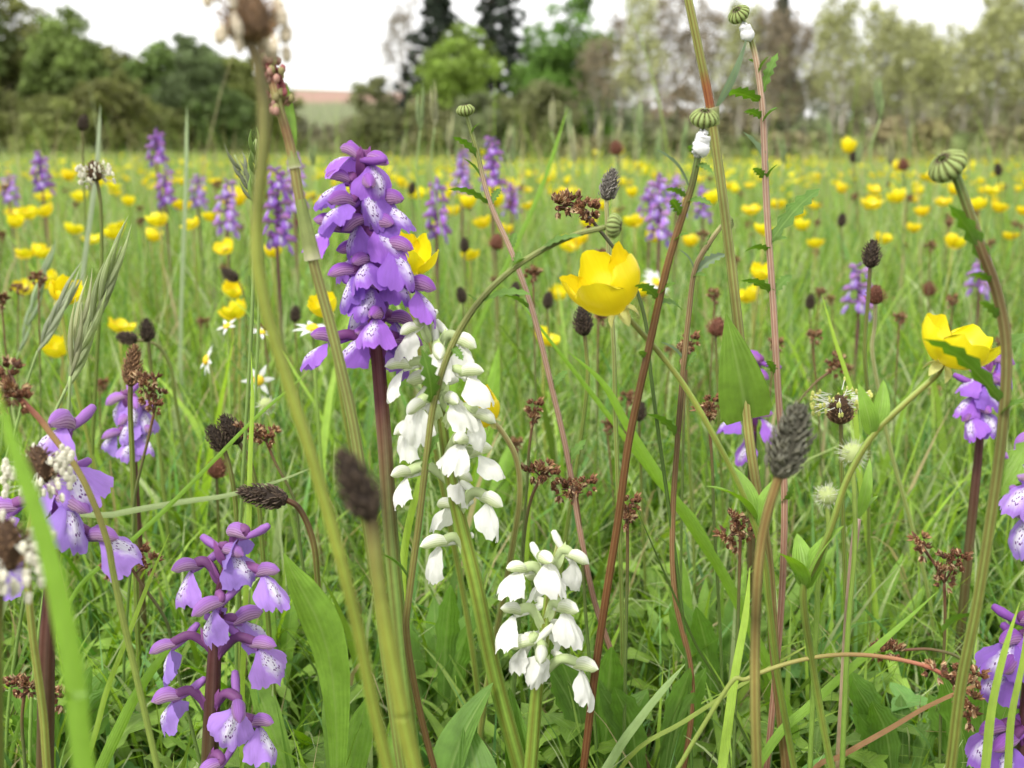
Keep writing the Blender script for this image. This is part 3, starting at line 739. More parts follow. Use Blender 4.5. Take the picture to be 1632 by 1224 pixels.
orchid('white', [(672, 520), (690, 560), (700, 640), (712, 730), (730, 820), (757, 930), (790, 1085)], .33,
       [(648, 523, -150, -5), (632, 585, 180, -3), (745, 543, 5, -2), (756, 597, 0, -5), (660, 647, -120, -10), (643, 681, 180, -2), (776, 661, 0, -4), (731, 711, -110, -10), (770, 722, 20, 4),
        (638, 759, 180, -3), (787, 797, -35, -6), (691, 867, 185, -4), (706, 803, 150, 5), (700, 560, -80, -7), (722, 640, -60, -6), (668, 610, -150, 3), (740, 760, -20, 2)],
       'tall white orchid spike leaning beside the maroon orchid stem', [.0027, .0030, .0028, .0024, .0018, .0012, .0006], SW, .82, seed=2,
       leaves=[(px(705, 1300, .31), px(786, 1088, .325), .0085, G_LOW * 1.25), (px(850, 1300, .34), px(812, 1096, .338), .0065, G_LOW * 1.2), (px(770, 1330, .30), px(742, 1150, .32), .008, G_LOW * 1.1)])
orchid('white', [(890, 862), (885, 890), (874, 950), (864, 1030), (855, 1100), (845, 1224)], .315,
       [(924, 886, 0, -3), (820, 915, 180, -4), (852, 921, 160, 4), (909, 975, -40, -6), (809, 979, 180, -3), (826, 1026, -165, -5), (862, 1044, -95, -9), (937, 1066, 0, -4), (872, 900, -70, -7), (884, 1000, 40, 5)],
       'short white orchid spike with nodding flowers low in the grass', [.0024, .0025, .0022, .0018, .0013, .0006], SW, .80, seed=3)
orchid('pale', [(378, 842), (362, 900), (350, 950), (342, 1040), (338, 1120), (333, 1224)], .325,
       [(372, 850, 160, -2), (292, 908, 180, -3), (431, 917, 0, -3), (328, 966, -140, -10), (258, 1029, 178, -4), (424, 1030, -5, -4), (260, 1113, 180, -4), (380, 1130, -70, -10), (424, 1156, 0, 0),
        (330, 1222, -150, -8), (398, 985, 30, 5), (375, 880, -30, -3)],
       'purple orchid spike with spotted lips growing low in the grass beside the broad plantain leaves', [.0030, .0031, .0028, .0022, .0016, .0009], SPD, .93, seed=4)
orchid('pale', [(108, 672), (100, 740), (92, 830), (82, 930), (75, 1040), (72, 1224)], .31,
       [(94, 686, -100, -6), (120, 795, -20, -6), (168, 857, 0, -3), (22, 888, 180, -3), (60, 760, 170, 0), (-8, 812, 180, -2), (110, 745, -60, -6)],
       'purple orchid half hidden behind the broad blurred grass blade', [.0030, .0030, .0026, .0020, .0014, .0008], SPD, 1.05, seed=5)
orchid('pale', [(208, 625), (210, 680), (214, 760), (220, 860)], .47,
       [(182, 632, 180, -3), (215, 640, -60, -6), (196, 668, -120, -6), (232, 690, 0, -3), (178, 690, 180, -2), (206, 702, -90, -7), (238, 650, 10, 0)],
       'small pale lilac orchid below the brown plantain seed head', [.0022, .0022, .0018, .0010], SPD, .92, seed=6)
orchid('purple', [(1572, 590), (1566, 640), (1560, 720), (1552, 800)], .46,
       [(1545, 632, 180, -3), (1578, 612, -30, -6), (1540, 662, -150, -6), (1595, 605, 0, -3), (1556, 600, 160, -2), (1600, 575, 0, 2), (1570, 655, -80, -7)],
       'small deep purple orchid under the tilted buttercup beside the thick daisy stem', [.0022, .0022, .0018, .0010], SPD, .92, seed=7)
orchid('purple', [(1645, 985), (1642, 1060), (1636, 1150), (1632, 1224)], .31,
       [(1606, 1024, 180, -3), (1608, 1062, -140, -7), (1577, 1164, 180, -3), (1600, 1185, -150, -7), (1675, 1040, 0, -2), (1690, 1130, 0, -2), (1655, 1000, -60, -4)],
       'purple orchid partly hidden behind upright blades below the fallen wood rush head', [.0028, .0028, .0022, .0012], SPD, 1.03, seed=8)
orchid('pale', [(1650, 680), (1652, 760), (1650, 850), (1648, 950)], .37,
       [(1630, 700, 180, -3), (1632, 770, -160, -4), (1628, 820, 180, -4), (1670, 740, 0, -2), (1672, 800, -30, -4)],
       'purple orchid peeping out past the thick green daisy stem', [.0026, .0026, .0020, .0012], SPD, 1., seed=9)
orchid('purple', [(1205, 560), (1203, 610), (1200, 680), (1198, 780)], .5,
       [(1196, 575, 160, -3), (1216, 596, 0, -4), (1168, 664, 180, -3), (1220, 664, 0, -4), (1192, 700, -120, -6)],
       'small purple orchid half hidden behind the arrow shaped sorrel leaf', [.0022, .0022, .0018, .0010], SPD, .92, seed=12)


def far_orchid(x, ytop, yb, Y, var, seed, label, lean=0):
    rs = np.random.RandomState(seed); top, bot = px(x, ytop, Y), px(x - lean, yb, Y)
    P = smooth([np.array([bot[0] - .004, Y, ground_z(bot[0], Y) - .004]), np.array([bot[0], Y, bot[2] * .55]), bot, top], 6); b = root(P)
    t = thing('purple_orchid', b, label, 'orchid', 'purple orchids out in the meadow')
    stem_mesh(t, P, [.0016, .0015, .0013, .0008], SP, b, 6)
    hgt = top[2] - bot[2]; n = int(np.clip(hgt / .0034, 9, 24))
    for k in range(n):
        f = (k + .5) / n; a = k * 2.3 + rs.rand() * .7; c = bot + (top - bot) * f; r = .0050 * (1 - .45 * f)
        M = Matrix.Translation(Vector(c - b + np.array([math.cos(a) * r, math.sin(a) * r, .004]))) @ Matrix.Rotation(a, 4, 'Z') @ Matrix.Rotation(R(rs.uniform(-10, 15)), 4, 'Y') @ Matrix.Scale(.86 - .3 * f, 4)
        link('flower', ORC[var]['whole'][k % 2], t, M)


LO = 'purple orchid spike standing out in the flowery meadow'
for i, (x, yt, yb, Y, v) in enumerate(((62, 248, 305, 1.15, 'purple'), (15, 285, 322, 1.3, 'pale'), (250, 212, 264, 1.2, 'purple'), (264, 278, 330, 1.1, 'purple'), (316, 284, 330, 1.3, 'pale'), (362, 295, 372, .95, 'pale'),
                                        (442, 275, 395, .78, 'purple'), (470, 252, 340, 1.0, 'pale'), (696, 292, 378, .95, 'purple'), (736, 245, 310, 1.15, 'pale'), (785, 226, 302, 1.0, 'purple'),
                                        (816, 298, 345, 1.25, 'purple'), (1050, 285, 385, .9, 'pale'), (1035, 300, 350, 1.1, 'purple'), (1078, 285, 340, 1.15, 'pale'), (1120, 300, 350, 1.3, 'purple'), 
                                        (1368, 430, 500, .8, 'pale'), (1560, 420, 470, .95, 'pale'))):
    far_orchid(x, yt, yb, Y, v, 200 + i, LO if v == 'purple' else 'paler lilac orchid spike standing out in the flowery meadow', lean=-6 if i == 0 else 0)

# ------------------------------------------------------------------ buttercups
def bc_petal(open_=.5, seed=0, size=1.):
    """one petal, flower axis +Z, petal leaning to +X"""
    rs = np.random.RandomState(seed); nv, nu = 13, 9; u = np.linspace(-1, 1, nu); P = np.zeros((nv, nu, 3))
    rv = [[.0012, .0080, .0118, .0120 + .006 * open_], [.0012, .0085, .0130, .016]][0]; zt = .0165 * (1 - .45 * open_)
    c = smooth([[.0010, 0, 0], [.0068 + .001 * open_, 0, .0022], [.0112 + .002 * open_, 0, zt * .52], [.0118 + .0055 * open_, 0, zt]], 8)
    L = len(c) - 1
    for i in range(nv):
        v = i / (nv - 1); half = np.interp(v, [0, .1, .3, .6, .82, .93, 1], [.12, .26, .54, .80, .84, .77, .62])
        vv = np.clip(v * (1 - .19 * np.abs(u) ** 3.4 * v) + .012 * rs.normal(size=nu) * v - .02 * v * np.exp(-(u / .12) ** 2), 0, 1)
        for j in range(nu):
            q = vv[j] * L; k = min(int(q), L - 1); p = c[k] + (c[k + 1] - c[k]) * (q - k)
            th = u[j] * half; rr = p[0] * (1 + .04 * np.cos(u[j] * 2.2) + .03 * (u[j] > 0)); rr += (.0008 * math.sin(u[j] * 3.1 + seed * 1.7) + .0003 * math.sin(u[j] * 7 + seed)) * v * v; P[i, j] = [rr * math.cos(th), rr * math.sin(th), p[2] + .0007 * math.sin(u[j] * 5 + seed) * v]
    mb = MB(); mb.grid(P * size); return mb.mesh('petal', M_PETAL)


def bc_centre():
    mb = MB(); rs = np.random.RandomState(4)
    mb.blob((0, 0, .0028), .0022, .0022, .0022, (.42, .50, .08), nu=8, nv=5)
    for k in range(46):
        a = k * 2.4; r = .0022 + .0028 * ((k % 9) / 9.); e = np.array([math.cos(a) * r, math.sin(a) * r, .0052 - .0012 * (k % 9) / 9 + .0005 * rs.normal()])
        mb.tube([[math.cos(a) * .0016, math.sin(a) * .0016, .0015], e], [.00018, .00022], 3, (.75, .58, .05), cap=False); mb.blob(e, .0004, .0004, .0008, (.80, .55, .03), nu=4, nv=4)
    return mb.mesh('flower_head', M_SOFT)


def bc_sepal():
    mb = MB(); P = leaf_grid(.0068, .0020, 'lance', 7, 5, -35, -75, .5); P[..., 0] += .0010; mb.grid(P, (.62, .62, .22)); rs = np.random.RandomState(2)
    for k in range(26):
        a = P[rs.randint(1, 6), rs.randint(0, 5)]; mb.tube([a, a + np.array([.4, rs.normal() * .5, -.5 + rs.normal() * .4]) * .0013], [.00007, .00002], 3, (.75, .75, .45), cap=False)
    return mb.mesh('sepal', M_SOFT)


OPN = (-.12, .2, .5)
PETALS = [[bc_petal(o, 10 * k + j) for j in range(3)] for k, o in enumerate(OPN)]; CENTRE = bc_centre(); SEPAL = bc_sepal()


def axis_mat(pos, ax, spin, s):
    z = Vector(ax).normalized(); q = z.to_track_quat('Z', 'Y'); return Matrix.Translation(Vector(pos)) @ q.to_matrix().to_4x4() @ Matrix.Rotation(spin, 4, 'Z') @ Matrix.Scale(s, 4)


def buttercup(stem, Y, ax, kind, size, label, group=None, spin=.3, srad=.0009, Y1=None, leaves=(), sepals=True, stops=None, missing=()):
    P = stem_pts(stem, Y, Y1) if not isinstance(stem, np.ndarray) else stem; b = root(P)
    t = thing('buttercup', b, label, 'buttercup', group)
    stem_mesh(t, P, [srad * 1.5, srad * 1.2, srad], stops or [(0, G_MID), (.6, (.30, .42, .08)), (1, (.42, .48, .12))], b, 7, 5, .1)
    M = axis_mat(P[-1] - b, ax, spin, size); fh = link('flower_head', CENTRE, t, M)
    for k in range(5):
        if k in missing: continue
        link('petal', PETALS[kind][k % 3], fh, Matrix.Rotation(k * 2.513 + .05 * (k % 2), 4, 'Z') @ Matrix.Rotation(R(rng.uniform(-7, 7)), 4, 'Y') @ Matrix.Scale(1 + .05 * (k % 3) - .03, 4))
    if sepals:
        for k in range(5): link('sepal', SEPAL, fh, Matrix.Rotation(k * 1.2566 + .6, 4, 'Z'))
    for (a0, a1, W, pr, te) in leaves:
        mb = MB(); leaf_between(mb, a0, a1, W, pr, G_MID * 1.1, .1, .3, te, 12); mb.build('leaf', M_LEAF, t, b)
    return t


BS = [(0, G_MID), (.5, (.26, .40, .07)), (1, (.34, .44, .10))]
buttercup([(987, 490), (1004, 510), (1050, 562), (1095, 622), (1140, 700), (1185, 790), (1215, 880), (1225, 960), (1240, 1080)], .32, (-.42, -.30, 1), 0, .97,
          'large glossy yellow buttercup cup with reflexed pale sepals beside the brown daisy stem', spin=.2, srad=.0008, stops=BS,
          leaves=[(px(1205, 830, .32), px(1125, 775, .31), .0035, 'lance', 0), (px(1208, 835, .32), px(1165, 740, .33), .003, 'lance', 0), (px(1210, 840, .32), px(1240, 760, .325), .003, 'lance', 0)])
buttercup([(1503, 580), (1490, 600), (1440, 645), (1390, 695), (1350, 765), (1325, 840), (1300, 900), (1280, 945), (1295, 1060), (1325, 1224)], .30, (.42, -.22, 1), 1, .84,
          'glossy yellow buttercup tilted on a long slanting green stem', spin=.9, srad=.00085, stops=BS,
          leaves=[(px(1390, 695, .3), px(1368, 612, .30), .0028, 'lance', 0), (px(1390, 695, .3), px(1408, 605, .305), .003, 'lance', 0), (px(1282, 940, .3), px(1235, 880, .29), .004, 'lance', 0),
                  (px(1282, 940, .3), px(1270, 850, .31), .004, 'lance', 0), (px(1284, 940, .3), px(1345, 838, .30), .0045, 'lance', 0), (px(1284, 940, .3), px(1315, 860, .31), .004, 'lance', 0)])
buttercup([(655, 432), (650, 470), (668, 560), (690, 700)], .385, (.15, -.45, 1), 0, .72, 'deep yellow globe shaped buttercup just behind the tall purple orchid', spin=.5)
buttercup([(780, 668), (800, 688), (822, 730), (828, 790), (815, 880)], .36, (-.55, -.5, .8), 0, .62, 'yellow buttercup nodding behind the tall white orchid', spin=.1, stops=[(0, G_MID), (.5, (.42, .48, .16)), (1, (.55, .56, .26))])
buttercup([(522, 500), (530, 540), (545, 640)], .50, (-.3, -.5, 1), 1, .58, 'yellow buttercup peeping out behind the sorrel stem and orchid', spin=.1)
buttercup([(98, 478), (100, 510), (118, 600)], .52, (.7, -.4, .8), 0, .66, 'yellow buttercup seen side on beside the pale brome spike', spin=.1)

GBN = 'buttercups scattered over the meadow'
LBL = {0: 'yellow buttercup with cupped petals scattered in the open meadow', 1: 'yellow buttercup half open in the open meadow grass', 2: 'yellow buttercup wide open in the open meadow grass'}


def whole_buttercup(kind, seed):
    """a small buttercup of one mesh: stem, petals, centre (height 1 on the stem)"""
    rs = np.random.RandomState(seed); mb = MB(); h = .20 + .05 * rs.rand(); lean = rs.normal(size=2) * .02
    P = smooth([[0, 0, -.004], [lean[0] * .3, lean[1] * .3, h * .5], [lean[0], lean[1], h]], 4); mb.tube(P, [.0013, .0009], 4, lerp_cols([(0, G_MID), (1, (.34, .44, .1))], len(P)), 0, cap=False)
    az = rs.rand() * 6.28; tl = rs.uniform(.05, .4); M = np.array(axis_mat((0, 0, 0), (math.cos(az) * tl, math.sin(az) * tl, 1), rs.rand(), 1.))[:3, :3]
    for k in range(5):
        me = PETALS[kind][k % 3]; V = np.zeros(len(me.vertices) * 3); me.vertices.foreach_get('co', V); V = V.reshape(13, 9, 3)[[0, 4, 8, 10, 12]][:, ::2]; V = V @ rotz(k * 2.513).T @ M.T * .75 + P[-1]
        mb.grid(V, (1, 1, 1), 1)
    mb.blob(P[-1] + M @ np.array([0, 0, .0028]), .003, .003, .0024, (.62, .50, .05), nu=6, nv=4, mat=2)
    return mb.mesh('buttercup', [M_STEM, M_PETAL, M_SOFT])


WB = [(k % 3, whole_buttercup(k % 3, 300 + k)) for k in range(15)]
# flowers that can be made out one by one in the photograph: pixel of the flower and its distance
SEEN = [(25, 362, 1.0), (75, 345, 1.05), (70, 318, 1.3), (108, 285, 1.4), (128, 318, 1.3), (42, 412, .95), (60, 410, .95), (255, 360, .95), (290, 332, 1.1), (375, 313, 1.2), (338, 350, 1.1), (308, 365, 1.0), (370, 473, .75), (382, 507, .7),
        (362, 402, .9), (434, 410, .95), (125, 276, 1.5), (180, 300, 1.5), (205, 325, 1.4), (180, 378, 1.1), (190, 530, .72), (100, 565, .62), (85, 455, .8), (37, 466, .95), (240, 384, 1.05), (155, 296, 1.4), (865, 548, .68), (930, 388, .95), (905, 398, .95), (1012, 362, 1.0),
        (745, 328, 1.1), (770, 360, 1.1), (788, 308, 1.4), (805, 370, 1.2), (745, 265, 2.), (750, 415, 1.), (890, 475, .95), (938, 360, 1.2), (1215, 375, .85), (1210, 445, .75), (1200, 480, .78), (1300, 395, 1.05), (1385, 330, 1.2), (1350, 240, 1.3), (1518, 395, .95), (1560, 335, .95), (1590, 335, 1.2),
        (1480, 285, 1.3), (1430, 270, 1.6), (1270, 345, 1.2), (1240, 330, 1.3), (1340, 305, 1.4), (1405, 385, 1.1), (1580, 308, 1.3), (1470, 342, 1.25), (1610, 380, 1.2), (1155, 300, 1.5), (1100, 390, 1.1), (1030, 470, .9), (845, 330, 1.3), (870, 290, 1.8), (700, 365, 1.2), (985, 245, 1.9), (1015, 268, 1.7)]
spots = []
for (x, y, Y) in SEEN:
    p = px(x, y, Y); spots.append((p[0], p[1], p[2], True))
for k in range(236):
    Y = 1.0 + 3.6 * rng.rand() ** 1.1; x = (rng.rand() * 2 - 1) * (.56 * Y + .05); z = CAM_H - .038 - abs(rng.normal(0, .022)) - .004 * Y; spots.append((x, Y, z, False))
for i, (x, y, z, hero) in enumerate(spots):
    kd, me = WB[i % 15]
    gz = float(ground_z(x, y)); zt = max(.09, z - gz)
    if hero and y < 1.06:
        P = smooth([[x - .01 * rng.normal(), y + .01, gz - .004], [x + .004 * rng.normal(), y, gz + zt * .55], [x, y, gz + zt]], 4)
        a = rng.rand() * 6.28; tl = .25 + .45 * rng.rand()
        buttercup(P, y, (math.cos(a) * tl, math.sin(a) * tl, 1), kd, .62 + .12 * rng.rand(), LBL[kd], GBN, rng.rand() * 3, .0008, sepals=False)
    else:
        o = link('buttercup', me); tag(o, LBL[kd], 'buttercup', GBN)
        h = max(v.co.z for v in me.vertices); s = 1.0; tx, ty, tz = [sum(v.co[q] for v in list(me.vertices)[-20:]) / 20 for q in range(3)]
        a = rng.rand() * 6.28; ca, sa = math.cos(a), math.sin(a); k = zt / tz
        o.location = (x - (tx * ca - ty * sa), y - (tx * sa + ty * ca), gz); o.rotation_euler = (0, 0, a); o.scale = (1, 1, k) if .85 < k < 1.2 else (.98, .98, k)


def far_buttercups():
    mb = MB(); n = 7200; x, y = field(n, 2.4, 40, -.45, .60, .2); rs = np.random.RandomState(77)
    keep = (np.sin(x * .9 + y * .35) + np.sin(x * .31 - y * .8 + 1) + rs.normal(size=n) * .7) > -.3; keep &= ~((x / y < -.13) & (y > 9)) | (rs.rand(n) < .12); x, y = x[keep], y[keep]; n = len(x)
    z = ground_z(x, y) + np.clip(rs.normal(.238, .026, n), .15, .30); s = .0088 * (1 + np.clip((y - 10) / 40, 0, 1) * .8)
    ph = np.arange(6) * 6.283 / 6; ring = np.stack([np.cos(ph), np.sin(ph), np.full(6, 1.1)], 1)
    tl = rs.normal(size=(n, 2)) * .35; V = np.zeros((n, 7, 3)); V[:, 1:] = ring[None] * s[:, None, None]; V[:, 1:, 2] += (V[:, 1:, 0] * tl[:, :1] + V[:, 1:, 1] * tl[:, 1:])
    V += np.stack([x, y, z], 1)[:, None]; b = np.arange(n)[:, None] * 7
    T = np.concatenate([np.stack([b[:, 0], b[:, 0] + 1 + k, b[:, 0] + 1 + (k + 1) % 6], 1) for k in range(6)])
    mb.raw(V.reshape(-1, 3), (1, 1, 1), np.tile([[.5, .3]] + [[.5, .9]] * 6, (n, 1)), None, T, 0)
    blades(mb, x, y, z - ground_z(x, y), np.full(n, .0008), rs.rand(n) * 6.28, np.full(n, R(89.)), np.full(n, .02), np.repeat([G_MID], n, 0), 2, 0., mat=1)
    tag(mb.build('buttercup_drift', [M_PETAL, M_STEM]), 'countless tiny yellow buttercups spreading to the far meadow edge', 'buttercups', kind='stuff')


far_buttercups()

# ------------------------------------------------------------------ ribwort plantains
def plantain_head(L, r, seed, col=(.040, .026, .018), tip=(.16, .12, .08), n=150):
    """dark scaly head along +Z from the origin"""
    rs = np.random.RandomState(seed); mb = MB(); f = lambda t: r * np.interp(t, [0, .06, .25, .6, .85, 1], [.45, .8, 1, .9, .58, .15])
    z = np.linspace(0, 1, 9); P = np.stack([np.stack([f(t) * .82 * np.cos(np.arange(8) * .785), f(t) * .82 * np.sin(np.arange(8) * .785), np.full(8, t * L)], 1) for t in z]); mb.grid(P, np.array(col) * .7, wrap=True)
    for k in range(n):
        t = np.clip((k + .5) / n * .97 + rs.normal() * .008, 0, .98); a = k * 2.39996 + rs.normal() * .16; ra = f(t) * (1 + .07 * rs.normal()); s = L / 13 * (1.15 - .35 * t) * rs.uniform(.7, 1.3); e = np.array([math.cos(a), math.sin(a), 0]); tg = np.array([-math.sin(a), math.cos(a), 0]); zz = np.array([0, 0, 1.])
        b = e * ra * .8 + zz * t * L; w_ = s * .62
        V = [b - tg * w_, b + tg * w_, b + e * (ra * .32) + zz * s * .75 , b + e * (ra * .28 + s * .12 * rs.rand()) + zz * s * 1.55]
        c = np.array(col) * rs.uniform(.7, 1.6); c2 = np.array(tip) * rs.uniform(.5, 1.3)
        mb.raw(V, np.array([c, c, c * 1.3, c2]), None, None, [[0, 1, 2], [0, 2, 3], [1, 3, 2]])
    return mb


def anthers(mb, L, r, t0, t1, n, rs, col=(.86, .83, .66), ln=.004, sz=.0010):
    for k in range(n):
        t = t0 + (t1 - t0) * rs.rand(); a = rs.rand() * 6.283; e = np.array([math.cos(a), math.sin(a), .25 * rs.normal()]); p = e * r * .85 + np.array([0, 0, t * L]); q = p + e * ln * rs.uniform(.6, 1.3)
        mb.tube([p, q], [.00016, .00012], 3, (.8, .8, .7), 1, cap=False); mb.blob(q, sz, sz * .7, sz * 1.5, np.array(col) * rs.uniform(.8, 1.1), M=rotz(a), nu=5, nv=4, mat=1)


M_ANTH = mat_plain('anther', .6, .25, 500., .1, .2, .1)
HB = plantain_head(.017, .0040, 1).mesh('head_dark', M_HEAD, False); HS = plantain_head(.011, .0036, 2).mesh('head_short', M_HEAD, False)
HG = plantain_head(.0205, .0050, 3, (.085, .080, .055), (.24, .24, .19), 190).mesh('head_grey', M_HEAD, False)
HR = plantain_head(.0085, .0042, 4, (.17, .062, .035), (.30, .16, .10), 90).mesh('head_red', M_HEAD, False)
HL = plantain_head(.0125, .0036, 9, (.13, .115, .10), (.34, .32, .29), 130).mesh('head_pale', M_HEAD, False)
HBR = plantain_head(.0190, .0040, 5, (.17, .09, .045), (.36, .22, .12), 150).mesh('head_brown', M_HEAD, False)
def _fl(L, r, seed, t0, t1, n, col, base=(.10, .055, .03), **k):
    mb = plantain_head(L, r, seed, base, (.34, .22, .12), 110); anthers(mb, L, r, t0, t1, n, np.random.RandomState(seed), col, **k); return mb.mesh('head_flowering', [M_HEAD, M_ANTH], False)
HF = _fl(.011, .0048, 6, 0., .7, 60, (.85, .82, .68)); HY = _fl(.0085, .0040, 7, .55, 1.05, 55, (.70, .72, .22), ln=.0045, sz=.0006)
HF2 = _fl(.012, .0062, 8, -.1, .75, 30, (.80, .70, .54), (.20, .12, .065), ln=.0026, sz=.0015)


def plantain(tip, base, stem, Y, head, label, hl, srad=.0010, stops=None, Y1=None, group=None, dtip=0.):
    """tip and base: photo pixels of the head's two ends; hl: the head mesh's own length"""
    pb, pt = px(*base, Y), px(*tip, Y + dtip); P = stem_pts([base] + list(stem), Y, Y1); b = root(P)
    t = thing('ribwort_plantain', b, label, 'plantain', group)
    stem_mesh(t, P, [srad * 1.25, srad * 1.1, srad], stops or [(0, G_MID), (.7, (.20, .27, .06)), (1, (.16, .15, .06))], b, 20, 5, .1)
    s = np.linalg.norm(pt - pb) / hl; link('flower_head', head, t, axis_mat(pb - b - norm(pt - pb) * .0006, pt - pb, 0, s))
    return t


OLS = [(0, (.30, .42, .06)), (.6, (.32, .42, .07)), (.85, (.30, .33, .10)), (1, (.20, .16, .08))]
plantain((392, -28), (398, 62), [(415, 120), (421, 190), (418, 260), (410, 340), (410, 420), (428, 510), (462, 620), (500, 740), (540, 880), (572, 1010), (612, 1200)], .185, HF2, 'tall plantain with a ragged brown flowering head rising above the tree line', .012, .0010, OLS)
plantain((540, 714), (592, 822), [(596, 860), (604, 930), (618, 1020), (640, 1130), (660, 1224)], .17, HB, 'blurred near black plantain head on a thick green stem', .017, .0012, OLS)
plantain((1278, 640), (1243, 756), [(1236, 775), (1220, 830), (1209, 900), (1204, 1000), (1203, 1100), (1206, 1224)], .245, HG, 'large grey green plantain head on an olive brown stem', .0205, .0011, [(0, (.30, .36, .08)), (.5, (.30, .27, .09)), (1, (.30, .22, .07))])
plantain((332, 676), (357, 716), [(366, 745), (374, 790), (378, 850), (380, 920)], .40, HS, 'dark plantain head leaning outward, one of a crossed pair', .011, .0009)
plantain((352, 660), (380, 704), [(395, 728), (405, 760), (414, 820), (420, 900)], .405, HS, 'dark plantain head crossing behind its neighbour, one of a crossed pair', .011, .0009)
plantain((378, 782), (455, 796), [(475, 808), (492, 840), (502, 880), (508, 950)], .36, HB, 'dark plantain head bent over sideways on a brown stalk', .017, .0010, [(0, G_MID), (.6, (.20, .17, .06)), (1, (.16, .08, .04))])
plantain((352, 430), (378, 445), [(388, 470), (392, 540)], .72, HS, 'small black plantain head tilted sideways above the meadow buttercups', .011, .0007)
plantain((232, 506), (236, 542), [(240, 580), (246, 640)], .55, HS, 'upright black plantain head above the brown plantain seed head', .011, .0009)
plantain((184, 536), (217, 541), [(250, 550), (272, 585), (280, 640)], .56, HS, 'black plantain head lying sideways on an arched stalk', .011, .0008)
plantain((215, 548), (208, 612), [(208, 660), (212, 760)], .43, HBR, 'brown withered plantain seed head above the pale lilac orchid', .0190, .0010)
plantain((927, 486), (931, 532), [(934, 560), (936, 610), (925, 700)], .46, HS, 'black upright plantain head below the large buttercup', .011, .0009)
plantain((979, 266), (966, 316), [(967, 350), (970, 420), (978, 560), (980, 650)], .40, HL, 'pale grey plantain head standing above the striped daisy bud', .0125, .0008, [(0, G_MID), (1, (.45, .48, .22))])
plantain((1392, 380), (1387, 424), [(1384, 470), (1378, 560), (1385, 660), (1384, 800)], .45, HS, 'slim dark plantain head alone on a tall thin stalk', .011, .0008)
plantain((1396, 452), (1395, 482), [(1394, 520), (1390, 560), (1402, 630), (1420, 720)], .47, HR, 'rust red round plantain head on a pale stalk', .0085, .0009, [(0, G_MID), (1, (.50, .52, .28))])
plantain((146, 254), (154, 286), [(160, 320), (162, 380), (160, 470)], .52, HF, 'plantain flowering head with whitish anthers above the meadow buttercups', .011, .0008)
plantain((1339, 628), (1340, 672), [(1341, 710), (1342, 790)], .40, HY, 'dark plantain head crowned with yellow green anthers', .0085, .0008)
plantain((58, 708), (62, 768), [(52, 820), (44, 900), (52, 1010), (68, 1130), (75, 1224)], .26, HF, 'plantain flowering head with cream anthers beside the broad blurred blade', .011, .0009, [(0, (.30, .40, .08)), (1, (.30, .36, .09))])
plantain((12, 826), (0, 905), [(-4, 960), (-6, 1060), (-4, 1224)], .20, HF, 'blurred cream flowering plantain head at the foot of the broad blade', .011, .0012)
for i, (x, y, Y, hd) in enumerate(((740, 390, .85, HS), (822, 462, .7, HS), (872, 478, .68, HS), (790, 385, .8, HR), (738, 470, .75, HS), (1018, 655, .52, HS), (1140, 520, .55, HR), (1440, 262, 1.3, HR), (985, 235, 1.0, HR), (1592, 270, 1.2, HS), (1360, 250, 1.4, HS), (130, 195, .75, HS), (345, 745, .5, HR), (1093, 560, .5, HS),
                                   (470, 500, .7, HS), (1340, 350, 1.0, HS), (655, 300, 1.2, HS), (1480, 460, .9, HR), (560, 420, .9, HS), (1290, 480, .8, HS))):
    plantain((x + rng.uniform(-8, 8), y - 12 / Y ** .5), (x, y + 10 / Y ** .5), [(x + 3, y + 60 / Y ** .5), (x + 5, y + 110 / Y ** .5)], Y, hd, ('small black plantain head on a thin stalk out in the meadow' if hd is HS else 'small rusty plantain head on a thin stalk out in the meadow'), .011 if hd is HS else .0085, .0007, group='small plantains in the meadow')

# ------------------------------------------------------------------ oxeye daisies in bud
def bud_parts(striped=True):
    core = MB(); prof = [(0, .0006), (.0006, .0028), (.0016, .0041), (.0030, .0046), (.0042, .0041), (.0050, .0026), (.0053, .0008)]
    core.grid(np.array([[[r * math.cos(a), r * math.sin(a), z] for a in np.arange(12) * .5236] for z, r in prof]), (.30, .40, .12), wrap=True)
    P = np.zeros((8, 5, 3)); v = np.linspace(0, 1, 8); zz = np.interp(v, np.linspace(0, 1, 7), [p[0] for p in prof]); rr = np.interp(v, np.linspace(0, 1, 7), [p[1] for p in prof])
    col = np.zeros((8, 5, 3))
    for i in range(8):
        for j, u in enumerate((-1, -.62, 0, .62, 1)):
            th = u * .225; h = .00045 * (1 - u * u) + .00008; P[i, j] = [(rr[i] + h) * math.cos(th), (rr[i] + h) * math.sin(th), zz[i] + (h if i > 5 else 0)]; col[i, j] = (.46, .58, .22) if abs(u) < .5 else ((.30, .36, .11) if abs(u) < .8 else (.055, .030, .022))
        if i == 7: col[i] = (.10, .06, .05)
    br = MB(); br.grid(P, col); return core.mesh('bud', M_SOFT), br.mesh('bract', M_SOFT)


BUD, BRACT = bud_parts()


